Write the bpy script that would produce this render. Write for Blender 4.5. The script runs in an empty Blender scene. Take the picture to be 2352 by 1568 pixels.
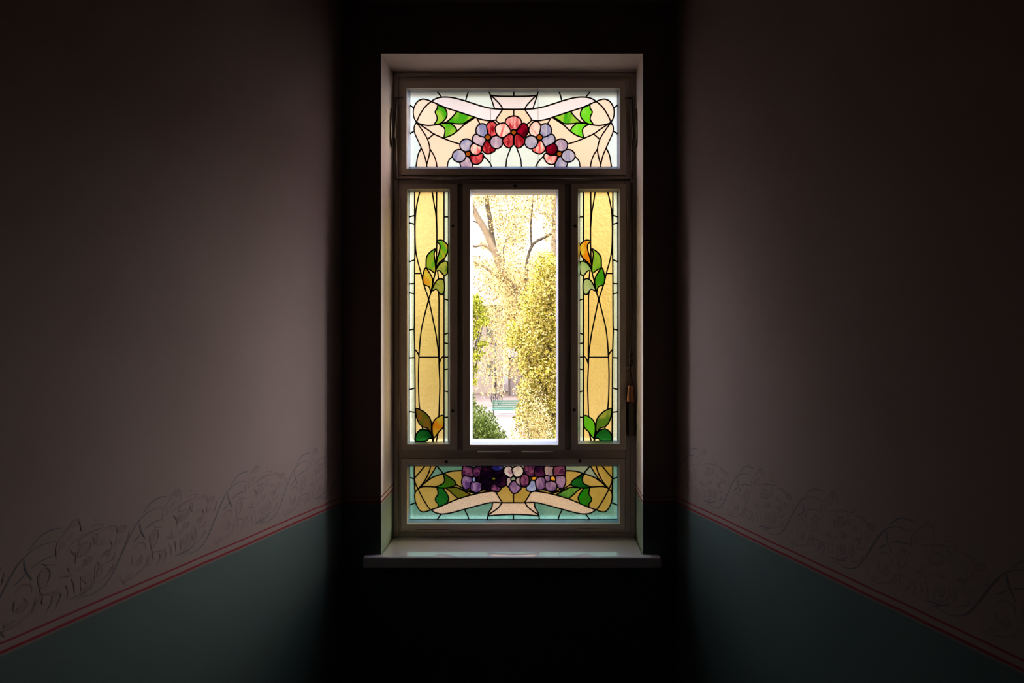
import bpy, bmesh, math, random
import numpy as np
from mathutils import Vector, Matrix
from mathutils.geometry import delaunay_2d_cdt

S = bpy.context.scene
COL = S.collection
PI = math.pi

# ------------------------------------------------------------ camera
F = 1568.0                      # focal length in pixels of a 2352 wide frame
CAMZ, HX, HY = 1.65, 1176.0, 720.0
cam_d = bpy.data.cameras.new('camera')
cam = bpy.data.objects.new('camera', cam_d)
COL.objects.link(cam)
cam.location = (0, 0, CAMZ)
cam.rotation_euler = (PI/2, 0, 0)
cam_d.sensor_width = 36
cam_d.lens = 24
cam_d.shift_y = -64/2352
cam_d.clip_start = 0.02
cam_d.clip_end = 400
S.camera = cam

# ------------------------------------------------------------ colour management
S.view_settings.view_transform = 'Standard'
S.view_settings.look = 'None'
S.view_settings.exposure = 0.0
S.view_settings.gamma = 1.0
S.view_settings.use_curve_mapping = False
S.cycles.max_bounces = 10
S.cycles.transmission_bounces = 8
S.cycles.transparent_max_bounces = 16
S.cycles.use_denoising = True
S.cycles.caustics_reflective = False
S.cycles.sample_clamp_indirect = 6

# ------------------------------------------------------------ sky
w = bpy.data.worlds.new('sky'); S.world = w; w.use_nodes = True
nt = w.node_tree; nt.nodes.clear()
wo = nt.nodes.new('ShaderNodeOutputWorld')
bg = nt.nodes.new('ShaderNodeBackground'); bg.inputs['Strength'].default_value = 1.75
tc = nt.nodes.new('ShaderNodeTexCoord')
sep = nt.nodes.new('ShaderNodeSeparateXYZ')
nt.links.new(tc.outputs['Generated'], sep.inputs[0])
mr = nt.nodes.new('ShaderNodeMapRange')
mr.inputs['From Min'].default_value = -0.2; mr.inputs['From Max'].default_value = 0.8
nt.links.new(sep.outputs['Z'], mr.inputs['Value'])
cr = nt.nodes.new('ShaderNodeValToRGB')
e = cr.color_ramp.elements
e[0].position = 0.0; e[0].color = (0.10, 0.11, 0.08, 1)
e[1].position = 1.0; e[1].color = (3.0, 3.9, 5.4, 1)
x = e.new(0.72); x.color = (1.7, 2.1, 2.8, 1)
x = e.new(0.19); x.color = (0.35, 0.33, 0.26, 1)
x = e.new(0.24); x.color = (0.95, 0.90, 0.86, 1)
x = e.new(0.45); x.color = (0.90, 0.90, 0.95, 1)
nt.links.new(mr.outputs[0], cr.inputs[0])
geo = nt.nodes.new('ShaderNodeVectorMath'); geo.operation = 'NORMALIZE'
nt.links.new(tc.outputs['Generated'], geo.inputs[0])
cur = cr.outputs[0]
# bright lobes added to the sky, out of view, to light the side walls
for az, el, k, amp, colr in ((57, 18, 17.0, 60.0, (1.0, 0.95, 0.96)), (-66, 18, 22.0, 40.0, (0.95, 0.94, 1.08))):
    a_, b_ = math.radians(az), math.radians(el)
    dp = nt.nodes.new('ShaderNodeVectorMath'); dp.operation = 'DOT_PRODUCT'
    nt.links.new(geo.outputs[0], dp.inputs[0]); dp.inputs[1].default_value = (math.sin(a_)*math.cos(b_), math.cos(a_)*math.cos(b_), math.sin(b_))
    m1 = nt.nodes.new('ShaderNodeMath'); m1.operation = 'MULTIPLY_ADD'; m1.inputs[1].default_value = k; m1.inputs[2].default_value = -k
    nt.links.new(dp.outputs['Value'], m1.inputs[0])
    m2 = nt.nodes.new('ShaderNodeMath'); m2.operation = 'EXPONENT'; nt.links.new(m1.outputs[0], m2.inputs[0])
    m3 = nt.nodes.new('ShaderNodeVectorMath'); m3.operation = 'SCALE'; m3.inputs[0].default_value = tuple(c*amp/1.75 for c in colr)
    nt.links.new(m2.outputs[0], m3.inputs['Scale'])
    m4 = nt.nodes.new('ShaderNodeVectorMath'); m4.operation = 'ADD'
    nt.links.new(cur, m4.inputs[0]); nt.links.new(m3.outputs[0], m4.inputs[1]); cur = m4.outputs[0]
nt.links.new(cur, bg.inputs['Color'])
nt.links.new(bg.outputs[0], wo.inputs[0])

# ------------------------------------------------------------ sun (behind the house, on the garden only)
sd = bpy.data.lights.new('sun', 'SUN'); sd.energy = 12.0; sd.angle = 0.02; sd.color = (1.0, 0.87, 0.66)
so = bpy.data.objects.new('sun', sd); COL.objects.link(so)
so.rotation_euler = Vector((0.45, 0.62, -0.64)).to_track_quat('-Z', 'Y').to_euler()

# ============================================================ helpers
def XZ(px, py, Y):
    return ((px-HX)/F*Y, CAMZ-(py-HY)/F*Y)

def P(px, py, Y):
    X, Z = XZ(px, py, Y)
    return Vector((X, Y, Z))

def obj(name, me, mats=None, parent=None):
    o = bpy.data.objects.new(name, me)
    COL.objects.link(o)
    if mats is not None:
        for m in (mats if isinstance(mats, (list, tuple)) else [mats]):
            me.materials.append(m)
    if parent is not None:
        o.parent = parent
        o.matrix_parent_inverse = Matrix.Translation(-Vector(parent_world(parent)))
    return o

def parent_world(p):
    v = Vector(p.location)
    q = p
    while q.parent:
        q = q.parent
        v = Vector(p.location)
    return v if p.type == 'EMPTY' else Vector((0, 0, 0)) if p.parent is None else Vector((0, 0, 0))

def empty(name, loc=(0, 0, 0), parent=None):
    o = bpy.data.objects.new(name, None)
    COL.objects.link(o)
    o.location = loc
    o.empty_display_size = 0.1
    if parent: o.parent = parent
    return o

def tag(o, label=None, cat=None, group=None, kind=None):
    if label: o['label'] = label
    if cat: o['category'] = cat
    if group: o['group'] = group
    if kind: o['kind'] = kind
    return o

class MB:
    """collects pieces of one mesh in world coordinates"""
    def __init__(s): s.v = []; s.f = []; s.m = []; s.smooth = []
    def add(s, vs, fs, m=0, smooth=False):
        b = len(s.v)
        s.v += [tuple(v) for v in vs]
        for f in fs:
            s.f.append([i+b for i in f]); s.m.append(m); s.smooth.append(smooth)
    def box(s, x0, x1, y0, y1, z0, z1, m=0):
        v = [(x, y, z) for x in (x0, x1) for y in (y0, y1) for z in (z0, z1)]
        s.add(v, [(0,1,3,2),(4,6,7,5),(0,4,5,1),(2,3,7,6),(0,2,6,4),(1,5,7,3)], m)
    def tube(s, pts, rad, n=8, m=0, caps=True):
        pts = [Vector(p) for p in pts]
        rs = rad if isinstance(rad, (list, tuple)) else [rad]*len(pts)
        vs = []; up = Vector((0.13, 0.31, 0.94))
        for i, p in enumerate(pts):
            t = (pts[min(i+1, len(pts)-1)]-pts[max(i-1, 0)]).normalized()
            a = t.cross(up)
            if a.length < 1e-3: a = t.cross(Vector((1, 0, 0)))
            a.normalize(); b = t.cross(a)
            for k in range(n):
                an = 2*PI*k/n
                vs.append(p+(a*math.cos(an)+b*math.sin(an))*rs[i])
        fs = []
        for i in range(len(pts)-1):
            for k in range(n):
                fs.append((i*n+k, i*n+(k+1) % n, (i+1)*n+(k+1) % n, (i+1)*n+k))
        if caps:
            fs.append(tuple(range(n))[::-1]); fs.append(tuple((len(pts)-1)*n+k for k in range(n)))
        s.add(vs, fs, m, True)
    def lathe(s, c, axis, prof, n=20, m=0):
        axis = Vector(axis).normalized(); c = Vector(c)
        a = axis.orthogonal().normalized(); b = axis.cross(a)
        vs = []
        for (h, r) in prof:
            for k in range(n):
                an = 2*PI*k/n
                vs.append(c+axis*h+(a*math.cos(an)+b*math.sin(an))*max(r, 1e-5))
        fs = []
        for i in range(len(prof)-1):
            for k in range(n):
                fs.append((i*n+k, i*n+(k+1) % n, (i+1)*n+(k+1) % n, (i+1)*n+k))
        fs.append(tuple(range(n))[::-1]); fs.append(tuple((len(prof)-1)*n+k for k in range(n)))
        s.add(vs, fs, m, True)
    def ring(s, loops, m=0):
        """loops: list of (x0,x1,z0,z1,y) rectangles bridged one to the next, closed back to the first"""
        vs = []
        for (x0, x1, z0, z1, y) in loops:
            vs += [(x0, y, z0), (x1, y, z0), (x1, y, z1), (x0, y, z1)]
        n = len(loops); fs = []
        for i in range(n):
            j = (i+1) % n
            for k in range(4):
                l = (k+1) % 4
                fs.append((i*4+k, i*4+l, j*4+l, j*4+k))
        s.add(vs, fs, m)
    def build(s, name, mats, parent=None, bevel=0, seg=2, recalc=True):
        me = bpy.data.meshes.new(name)
        me.from_pydata(s.v, [], s.f)
        me.polygons.foreach_set('material_index', s.m)
        me.polygons.foreach_set('use_smooth', s.smooth)
        if recalc:
            bm = bmesh.new(); bm.from_mesh(me)
            bmesh.ops.recalc_face_normals(bm, faces=bm.faces)
            bm.to_mesh(me); bm.free()
        o = obj(name, me, mats, parent)
        if bevel:
            b = o.modifiers.new('bevel', 'BEVEL'); b.width = bevel; b.segments = seg; b.limit_method = 'ANGLE'
            b.angle_limit = 0.6
        return o

# ------------------------------------------------------------ materials
def newmat(name):
    m = bpy.data.materials.new(name); m.use_nodes = True
    t = m.node_tree; t.nodes.clear()
    out = t.nodes.new('ShaderNodeOutputMaterial')
    return m, t, out

def N(t, kind, **kw):
    n = t.nodes.new(kind)
    for k, v in kw.items():
        if k in n.inputs: n.inputs[k].default_value = v
        else: setattr(n, k, v)
    return n

def noise(t, scale, detail=3, dist=0.0, stretch=None, rough=0.5):
    c = t.nodes.new('ShaderNodeTexCoord')
    n = t.nodes.new('ShaderNodeTexNoise')
    n.inputs['Scale'].default_value = scale; n.inputs['Detail'].default_value = detail
    n.inputs['Distortion'].default_value = dist; n.inputs['Roughness'].default_value = rough
    if stretch:
        mp = t.nodes.new('ShaderNodeMapping'); mp.inputs['Scale'].default_value = stretch[0]
        mp.inputs['Rotation'].default_value = stretch[1]
        t.links.new(c.outputs['Object'], mp.inputs[0]); t.links.new(mp.outputs[0], n.inputs[0])
    else:
        t.links.new(c.outputs['Object'], n.inputs[0])
    return n

def ramp(t, src, stops):
    r = t.nodes.new('ShaderNodeValToRGB'); e = r.color_ramp.elements
    while len(e) > 1: e.remove(e[-1])
    e[0].position = stops[0][0]; e[0].color = tuple(stops[0][1])+(1,)
    for p, c in stops[1:]:
        q = e.new(p); q.color = tuple(c)+(1,)
    t.links.new(src, r.inputs[0])
    return r

def paint(name, c1, c2, rough=0.6, scale=6, bump=0.0, metallic=0, spec=0.5, coat=0, bscale=200):
    m, t, out = newmat(name)
    b = N(t, 'ShaderNodeBsdfPrincipled', Roughness=rough, Metallic=metallic)
    b.inputs['Specular IOR Level'].default_value = spec
    b.inputs['Coat Weight'].default_value = coat
    n = noise(t, scale, 5)
    r = ramp(t, n.outputs[0], [(0.3, c1), (0.7, c2)])
    t.links.new(r.outputs[0], b.inputs['Base Color'])
    if bump:
        n2 = noise(t, bscale, 3)
        bp = N(t, 'ShaderNodeBump', Strength=bump, Distance=0.001)
        t.links.new(n2.outputs[0], bp.inputs['Height']); t.links.new(bp.outputs[0], b.inputs['Normal'])
    t.links.new(b.outputs[0], out.inputs[0])
    return m

def wall_paint(name, up_=None, lo_c=None):
    """limewashed wall: pinkish above, two red lines, green dado below (divided by height)"""
    m, t, out = newmat(name)
    b = N(t, 'ShaderNodeBsdfPrincipled', Roughness=0.85)
    b.inputs['Specular IOR Level'].default_value = 0.15
    tcn = t.nodes.new('ShaderNodeTexCoord'); sp = t.nodes.new('ShaderNodeSeparateXYZ')
    t.links.new(tcn.outputs['Object'], sp.inputs[0])
    wob = noise(t, 9, 2)
    ad = N(t, 'ShaderNodeMath', operation='MULTIPLY_ADD'); ad.inputs[1].default_value = 0.004; ad.inputs[2].default_value = -0.002
    t.links.new(wob.outputs[0], ad.inputs[0])
    zz = N(t, 'ShaderNodeMath', operation='ADD'); t.links.new(sp.outputs['Z'], zz.inputs[0]); t.links.new(ad.outputs[0], zz.inputs[1])
    mp = t.nodes.new('ShaderNodeMapRange'); mp.inputs['From Min'].default_value = 0.90; mp.inputs['From Max'].default_value = 1.0
    t.links.new(zz.outputs[0], mp.inputs['Value'])
    n = noise(t, 2.2, 6)
    up = ramp(t, n.outputs[0], [(0.3, (up_ or WALL_UP)[0]), (0.7, (up_ or WALL_UP)[1])])
    lo = ramp(t, n.outputs[0], [(0.3, (lo_c or WALL_LO)[0]), (0.7, (lo_c or WALL_LO)[1])])
    def ms(lo_, hi_, soft):
        """1 inside [lo_, hi_] metres"""
        r = t.nodes.new('ShaderNodeValToRGB'); e = r.color_ramp.elements
        f = lambda z: (z-0.90)/0.10
        e[0].position = f(lo_-soft); e[0].color = (0, 0, 0, 1)
        e[1].position = f(lo_+soft); e[1].color = (1, 1, 1, 1)
        q = e.new(f(hi_-soft)); q.color = (1, 1, 1, 1)
        q = e.new(f(hi_+soft)); q.color = (0, 0, 0, 1)
        t.links.new(mp.outputs[0], r.inputs[0])
        return r
    dado = t.nodes.new('ShaderNodeValToRGB'); e = dado.color_ramp.elements
    e[0].position = 0.20; e[0].color = (0, 0, 0, 1); e[1].position = 0.30; e[1].color = (1, 1, 1, 1)
    t.links.new(mp.outputs[0], dado.inputs[0])
    mx = t.nodes.new('ShaderNodeMixRGB'); t.links.new(dado.outputs[0], mx.inputs[0])
    t.links.new(lo.outputs[0], mx.inputs[1]); t.links.new(up.outputs[0], mx.inputs[2])
    cur = mx
    for (a, c) in ((ms(0.9485, 0.9535, 0.0012), 1), (ms(0.9275, 0.9345, 0.0012), 1)):
        q = t.nodes.new('ShaderNodeMixRGB'); t.links.new(a.outputs[0], q.inputs[0])
        t.links.new(cur.outputs[0], q.inputs[1]); q.inputs[2].default_value = (0.21, 0.022, 0.03, 1)
        cur = q
    t.links.new(cur.outputs[0], b.inputs['Base Color'])
    n2 = noise(t, 60, 4)
    bp = N(t, 'ShaderNodeBump', Strength=0.12, Distance=0.002)
    t.links.new(n2.outputs[0], bp.inputs['Height']); t.links.new(bp.outputs[0], b.inputs['Normal'])
    t.links.new(b.outputs[0], out.inputs[0])
    return m

WALL_UP = ((0.212, 0.154, 0.139), (0.243, 0.179, 0.162))
WALL_LO = ((0.068, 0.100, 0.094), (0.080, 0.116, 0.108))

GM = 0.72
def art_glass(name, c1, c2, scale=14, stretch=None, rough=0.5, trans=0.06, bump=0.0, bscale=60, dist=1.0, mid=(0.35, 0.65), grain=0.0, gscale=900):
    """coloured leaded glass: streaks of two colours, lets blurred daylight through"""
    m, t, out = newmat(name)
    n = noise(t, scale, 4, dist, stretch)
    c1 = tuple(v*GM for v in c1); c2 = tuple(v*GM for v in c2)
    r = ramp(t, n.outputs[0], [(mid[0], c1), (mid[1], c2)])
    col = r.outputs[0]
    if grain:
        n3 = noise(t, gscale, 2)
        r3 = ramp(t, n3.outputs[0], [(0.4, (1-grain,)*3), (0.6, (1, 1, 1))])
        q = t.nodes.new('ShaderNodeMixRGB'); q.blend_type = 'MULTIPLY'; q.inputs[0].default_value = 1
        t.links.new(col, q.inputs[1]); t.links.new(r3.outputs[0], q.inputs[2]); col = q.outputs[0]
    rf = N(t, 'ShaderNodeBsdfRefraction', Roughness=rough, IOR=1.45)
    tl = t.nodes.new('ShaderNodeBsdfTranslucent')
    gl = N(t, 'ShaderNodeBsdfGlossy', Roughness=0.15); gl.inputs['Color'].default_value = (1, 1, 1, 1)
    t.links.new(col, rf.inputs['Color']); t.links.new(col, tl.inputs['Color'])
    if bump:
        n2 = noise(t, bscale, 3, 0.5)
        bp = N(t, 'ShaderNodeBump', Strength=bump, Distance=0.004)
        t.links.new(n2.outputs[0], bp.inputs['Height'])
        for s_ in (rf, tl, gl): t.links.new(bp.outputs[0], s_.inputs['Normal'])
    a = N(t, 'ShaderNodeMixShader'); a.inputs[0].default_value = trans
    t.links.new(rf.outputs[0], a.inputs[1]); t.links.new(tl.outputs[0], a.inputs[2])
    b = N(t, 'ShaderNodeMixShader'); b.inputs[0].default_value = 0.04
    t.links.new(a.outputs[0], b.inputs[1]); t.links.new(gl.outputs[0], b.inputs[2])
    t.links.new(b.outputs[0], out.inputs[0])
    return m

def foliage(name, c1, c2, c3, transl=0.45):
    c1 = tuple(v*0.36 for v in c1); c2 = tuple(v*0.66 for v in c2); c3 = tuple(v*0.86 for v in c3)
    m, t, out = newmat(name)
    g = t.nodes.new('ShaderNodeNewGeometry')
    r = ramp(t, g.outputs['Random Per Island'], [(0.0, c1), (0.5, c2), (1.0, c3)])
    d = N(t, 'ShaderNodeBsdfDiffuse'); l = t.nodes.new('ShaderNodeBsdfTranslucent')
    t.links.new(r.outputs[0], d.inputs['Color']); t.links.new(r.outputs[0], l.inputs['Color'])
    a = N(t, 'ShaderNodeMixShader'); a.inputs[0].default_value = transl
    t.links.new(d.outputs[0], a.inputs[1]); t.links.new(l.outputs[0], a.inputs[2])
    t.links.new(a.outputs[0], out.inputs[0])
    return m

M = {}
M['wall'] = wall_paint('limewashed wall with green dado')
M['reveal'] = wall_paint('limewash of the reveal with light painted in', ((0.66, 0.57, 0.52), (0.72, 0.62, 0.57)), ((0.26, 0.34, 0.28), (0.30, 0.39, 0.32)))  # wall paint made lighter here: the reveal's brightness is put into the colour
M['ceiling'] = paint('ceiling plaster', (0.10, 0.08, 0.07), (0.12, 0.10, 0.08), 0.9)
M['floor'] = paint('dark floor boards', (0.03, 0.022, 0.016), (0.05, 0.035, 0.025), 0.6)
M['stem_paint'] = paint('faded blue grey stencil paint', (0.085, 0.080, 0.092), (0.105, 0.095, 0.108), 0.85, scale=20)
M['petal_wash'] = paint('pale rose stencil wash', (0.178, 0.120, 0.112), (0.205, 0.142, 0.132), 0.85, scale=30)
M['petal_paint'] = paint('faded rose stencil paint', (0.148, 0.094, 0.092), (0.172, 0.110, 0.106), 0.85, scale=30)
M['frame'] = paint('white window paint', (0.52, 0.43, 0.36), (0.58, 0.48, 0.41), 0.45, bump=0.1, bscale=40)
M['bead'] = paint('grey lavender glazing bead paint', (0.20, 0.19, 0.24), (0.24, 0.23, 0.29), 0.4)
M['sill'] = paint('glossy sill paint', (0.74, 0.71, 0.78), (0.78, 0.75, 0.83), 0.05, scale=3, bump=0.015, bscale=14, coat=1.0, spec=1.0)
M['lead'] = paint('lead came', (0.018, 0.013, 0.010), (0.03, 0.02, 0.016), 0.55, metallic=0.3)
M['iron'] = paint('dark brass fitting', (0.05, 0.04, 0.03), (0.08, 0.06, 0.045), 0.35, metallic=0.8, scale=30)
M['copper'] = paint('worn copper grip', (0.28, 0.12, 0.06), (0.36, 0.16, 0.08), 0.35, metallic=0.7, scale=30)
M['screw'] = paint('dark screw cup', (0.012, 0.010, 0.009), (0.02, 0.016, 0.014), 0.5, scale=40)
m, t, out = newmat('clear window pane')
tr = t.nodes.new('ShaderNodeBsdfTransparent'); tr.inputs[0].default_value = (0.97, 0.98, 0.97, 1)
gl = N(t, 'ShaderNodeBsdfGlossy', Roughness=0.02)
mx = N(t, 'ShaderNodeMixShader'); mx.inputs[0].default_value = 0.05
t.links.new(tr.outputs[0], mx.inputs[1]); t.links.new(gl.outputs[0], mx.inputs[2]); t.links.new(mx.outputs[0], out.inputs[0])
M['pane'] = m

A = art_glass
G = {
 'sky':    A('pale blue glass', (0.70, 0.83, 0.90), (0.78, 0.91, 0.98), 5, bump=0.05),
 'peach':  A('peach glass', (0.86, 0.65, 0.53), (0.92, 0.71, 0.58), 4),
 'white':  A('milk white ribbon glass', (0.72, 0.67, 0.75), (0.78, 0.73, 0.81), 6, trans=0.12),
 'green':  A('streaky green glass', (0.05, 0.36, 0.01), (0.30, 0.55, 0.05), 14, ((1, 1, .35), (0, .6, 0)), mid=(.42, .58)),
 'lime':   A('lime green glass', (0.14, 0.62, 0.02), (0.45, 0.85, 0.15), 14, ((1, 1, .35), (0, .3, 0)), mid=(.42, .58)),
 'lilac':  A('lilac streaky glass', (0.22, 0.24, 0.48), (0.48, 0.45, 0.62), 38, ((1, 1, .4), (0, .8, 0)), mid=(.38, .6)),
 'mauve':  A('mauve streaky glass', (0.38, 0.28, 0.45), (0.62, 0.48, 0.62), 38, ((1, 1, .4), (0, .5, 0)), mid=(.4, .6)),
 'pink':   A('pink and white streaky glass', (0.75, 0.10, 0.12), (0.98, 0.66, 0.64), 42, ((1, 1, .4), (0, -.5, 0)), mid=(.40, .6)),
 'red':    A('red streaky glass', (0.26, 0.004, 0.012), (0.78, 0.12, 0.15), 46, ((1, 1, .35), (0, .2, 0)), mid=(.42, .64)),
 'rose':   A('rose red streaky glass', (0.42, 0.01, 0.03), (0.92, 0.40, 0.42), 44, ((1, 1, .3), (0, .1, 0)), mid=(.42, .64)),
 'dark':   A('garnet glass', (0.06, 0.0, 0.005), (0.28, 0.0, 0.02), 16, mid=(.45, .65)),
 'core':   A('amber flower centre glass', (0.28, 0.06, 0.004), (0.34, 0.09, 0.008), 30),
 'yellow': A('golden yellow glass', (1.18, 0.92, 0.39), (1.25, 0.99, 0.44), 6, bump=0.6, bscale=70, grain=0.05, gscale=110),
 'rim':    A('pale green rim glass', (0.80, 0.96, 0.78), (0.94, 1.08, 0.92), 10, bump=0.4, bscale=140, grain=0.15, gscale=260),
 'leafy':  A('green and amber leaf glass', (0.12, 0.42, 0.02), (0.78, 0.40, 0.03), 12, mid=(.42, .6)),
 'orange': A('orange leaf glass', (0.80, 0.28, 0.01), (0.75, 0.60, 0.06), 13, mid=(.42, .6)),
 'olive':  A('dark olive leaf glass', (0.10, 0.14, 0.01), (0.28, 0.11, 0.02), 13, mid=(.42, .6)),
 'moss':   A('mossy green leaf glass', (0.10, 0.24, 0.02), (0.42, 0.46, 0.08), 16, mid=(.42, .6)),
 'deep':   A('deep green leaf glass', (0.0, 0.045, 0.008), (0.012, 0.16, 0.02), 14, ((.3, 1, 1), (0, 0, 0)), mid=(.42, .6)),
 'pale':   A('pale green leaf glass', (0.34, 0.56, 0.22), (0.56, 0.70, 0.42), 16, mid=(.4, .6)),
 'amber':  A('amber textured glass', (0.50, 0.36, 0.07), (0.66, 0.46, 0.14), 6, bump=0.3, bscale=240, grain=0.12, gscale=380),
 'teal':   A('sea green textured glass', (0.15, 0.38, 0.32), (0.22, 0.47, 0.40), 9, bump=0.4, bscale=220, grain=0.22, gscale=330),
 'tealg':  A('grey green textured glass', (0.30, 0.42, 0.36), (0.40, 0.52, 0.46), 9, bump=0.4, bscale=220, grain=0.22, gscale=330),
 'grain':  A('granular beige ribbon glass', (0.80, 0.60, 0.42), (0.86, 0.66, 0.50), 6, trans=0.12, grain=0.42, gscale=430),
 'violet': A('violet streaky glass', (0.12, 0.05, 0.24), (0.42, 0.26, 0.55), 40, ((1, 1, .4), (0, .5, 0)), mid=(.38, .6)),
 'plum':   A('dark plum glass', (0.02, 0.003, 0.035), (0.14, 0.03, 0.14), 22, mid=(.42, .65)),
 'blue':   A('cobalt glass', (0.02, 0.02, 0.28), (0.14, 0.16, 0.75), 20, mid=(.4, .6)),
 'ice':    A('ice blue glass', (0.20, 0.28, 0.80), (0.42, 0.52, 0.95), 18, mid=(.4, .6)),
 'whitev': A('white and violet glass', (0.52, 0.30, 0.58), (0.90, 0.86, 0.96), 22, mid=(.38, .5)),
 'magenta':A('magenta streaky glass', (0.07, 0.012, 0.09), (0.30, 0.09, 0.24), 42, mid=(.4, .62)),
 'night':  A('almost black purple glass', (0.006, 0.001, 0.012), (0.05, 0.008, 0.05), 22, mid=(.45, .7)),
 'forest': A('forest green leaf glass', (0.05, 0.12, 0.008), (0.005, 0.26, 0.006), 12, mid=(.42, .6)),
 'bronze': A('bronze green leaf glass', (0.14, 0.16, 0.012), (0.34, 0.16, 0.02), 12, mid=(.42, .65)),
 'fern':   A('fern green leaf glass', (0.04, 0.20, 0.02), (0.16, 0.38, 0.07), 12, mid=(.42, .6)),
 'gold':   A('golden flower centre glass', (0.80, 0.28, 0.01), (0.95, 0.55, 0.08), 40),
}

# ============================================================ the room
YW = 2.60                       # face of the window wall
YF = 2.80                       # face of the window frame inside the reveal
TL, TR = (1771-1176)/F, (1176-658)/F          # splay of the two side walls
XL, XR = -0.648, 0.628
ZC, ZFL = 2.83, 0.0
OX0, OX1, OZ0, OZ1 = -0.499, 0.499, 0.735, 2.640        # opening at the wall face
QX0, QX1, QZ0, QZ1 = -0.4875, 0.5070, 0.735, 2.641      # opening at the frame

LD = 2.3                        # side walls run this far from the window wall, then open to the hall
HW, HYB = 3.2, -4.0
# --- window wall with its hole and splayed reveals
mb = MB()
ox0, ox1, oz0, oz1 = XL-0.0, XR+0.0, -0.0, ZC
outer = (-1.6, 1.6, -0.1, 2.95)
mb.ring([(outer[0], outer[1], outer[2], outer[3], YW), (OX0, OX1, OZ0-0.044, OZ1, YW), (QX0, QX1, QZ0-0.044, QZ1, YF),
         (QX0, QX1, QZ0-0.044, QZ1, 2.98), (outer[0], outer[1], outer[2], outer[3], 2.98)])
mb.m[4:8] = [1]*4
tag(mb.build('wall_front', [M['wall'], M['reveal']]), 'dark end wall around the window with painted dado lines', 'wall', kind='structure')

# --- frieze motif, traced once, in metres along the wall and up from the fork of its stem
def right_sz(px, py):
    t_ = (px-HX)/F
    d = (YW*t_-XR)/(TR+t_)
    Y = YW-d
    return d*math.hypot(1, TR), CAMZ-(py-HY)/F*Y
def g(zx, zy):
    return right_sz(1560+zx/5.2267, 1000+zy/5.2267)
FK = g(705, 490)
stems = [
 ([(350,820),(390,850),(430,870),(490,860),(540,790),(590,680),(640,570),(690,490),(750,455),(810,460),(870,490)], 3.2),
 ([(300,785),(350,800),(420,805)], 2.6), ([(440,770),(400,800),(330,830)], 2),
 ([(725,440),(770,385),(820,370),(860,380),(900,400)], 3),
 ([(735,600),(790,585),(860,600)], 3), ([(703,500),(708,580),(740,690)], 3.6), ([(655,655),(680,640),(705,615)], 3),
]
petals = [
 [(770,700),(800,660),(830,690),(838,760),(800,820),(776,770),(770,700)], [(655,720),(690,690),(735,730),(740,790)],
 [(880,500),(868,560),(874,640)], [(885,500),(940,440),(960,400),(985,390),(1012,430),(1022,520)],
 [(940,600),(1000,580),(1060,575),(1150,600),(1170,570),(1110,540),(1080,550)], [(1160,630),(1240,640),(1272,680),(1272,720)],
 [(955,640),(975,690),(1000,740),(1040,755),(1080,730),(1085,680),(1050,660),(1010,680),(1000,720)],
 [(960,660),(990,700),(985,780)], [(1100,640),(1110,700),(1140,750)], [(1055,790),(1040,850),(1090,860),(1075,800)],
 [(1280,760),(1300,700),(1350,735),(1330,770),(1290,760)], [(1220,770),(1240,850),(1180,880)], [(1270,790),(1265,860)],
 [(1375,800),(1360,880),(1330,890)], [(780,800),(790,860),(830,900),(900,930)], [(900,820),(930,850),(980,880)], [(940,780),(950,840)],
 [(580,880),(585,940),(640,970),(720,960),(750,920),(760,860)], [(655,780),(650,860)], [(700,800),(720,870),(690,900)],
 [(845,930),(850,980),(820,1030)], [(880,940),(900,980),(870,1050)], [(925,920),(940,980),(935,1040)], [(960,900),(975,960),(980,1050)],
 [(1020,940),(1022,1060),(1060,1075),(1110,1050),(1115,930)], [(1045,960),(1050,1030),(1085,1020),(1080,960)],
 [(1130,900),(1150,960),(1160,1040),(1140,1060),(1130,1000)], [(1160,880),(1200,850),(1220,900),(1190,940)],
 [(1230,1060),(1250,1030),(1240,1080),(1200,1100),(1130,1110)], [(960,1070),(1030,1095),(1090,1110)],
 [(1100,620),(1130,640),(1125,680)], [(1105,480),(1120,500)], [(1020,590),(1000,640),(1070,650)], [(800,620),(820,650),(870,690)],
 [(610,1000),(590,940)], [(1180,960),(1240,980),(1260,930)], [(760,900),(800,870),(790,940),(820,960)],
]
def spline(pts, closed=False, step=6):
    pts = [Vector((p[0], p[1])) for p in pts]
    n = len(pts)
    if n == 2 and not closed: return [tuple(p) for p in pts]
    out_ = []
    rng = range(n if closed else n-1)
    for i in rng:
        p1, p2 = pts[i % n], pts[(i+1) % n]
        p0 = pts[(i-1) % n] if (closed or i > 0) else p1+(p1-p2)
        p3 = pts[(i+2) % n] if (closed or i < n-2) else p2+(p2-p1)
        k = max(2, int((p2-p1).length/step))
        k = min(k, 12)
        for j in range(k):
            u = j/k
            q = 0.5*((2*p1)+(p2-p0)*u+(2*p0-5*p1+4*p2-p3)*u*u+(3*p1-p0-3*p2+p3)*u**3)
            out_.append((q.x, q.y))
    if not closed: out_.append(tuple(pts[-1]))
    return out_
MOT = []
for pts, wd in stems:
    q = [g(*p) for p in spline(pts, step=25)]
    MOT.append(([(a-FK[0], b) for a, b in q], wd*0.00056, 1))
for pts in petals:
    q = [g(*p) for p in spline(pts, step=25)]
    MOT.append(([(a-FK[0], b) for a, b in q], 0.0016, 2))

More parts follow.
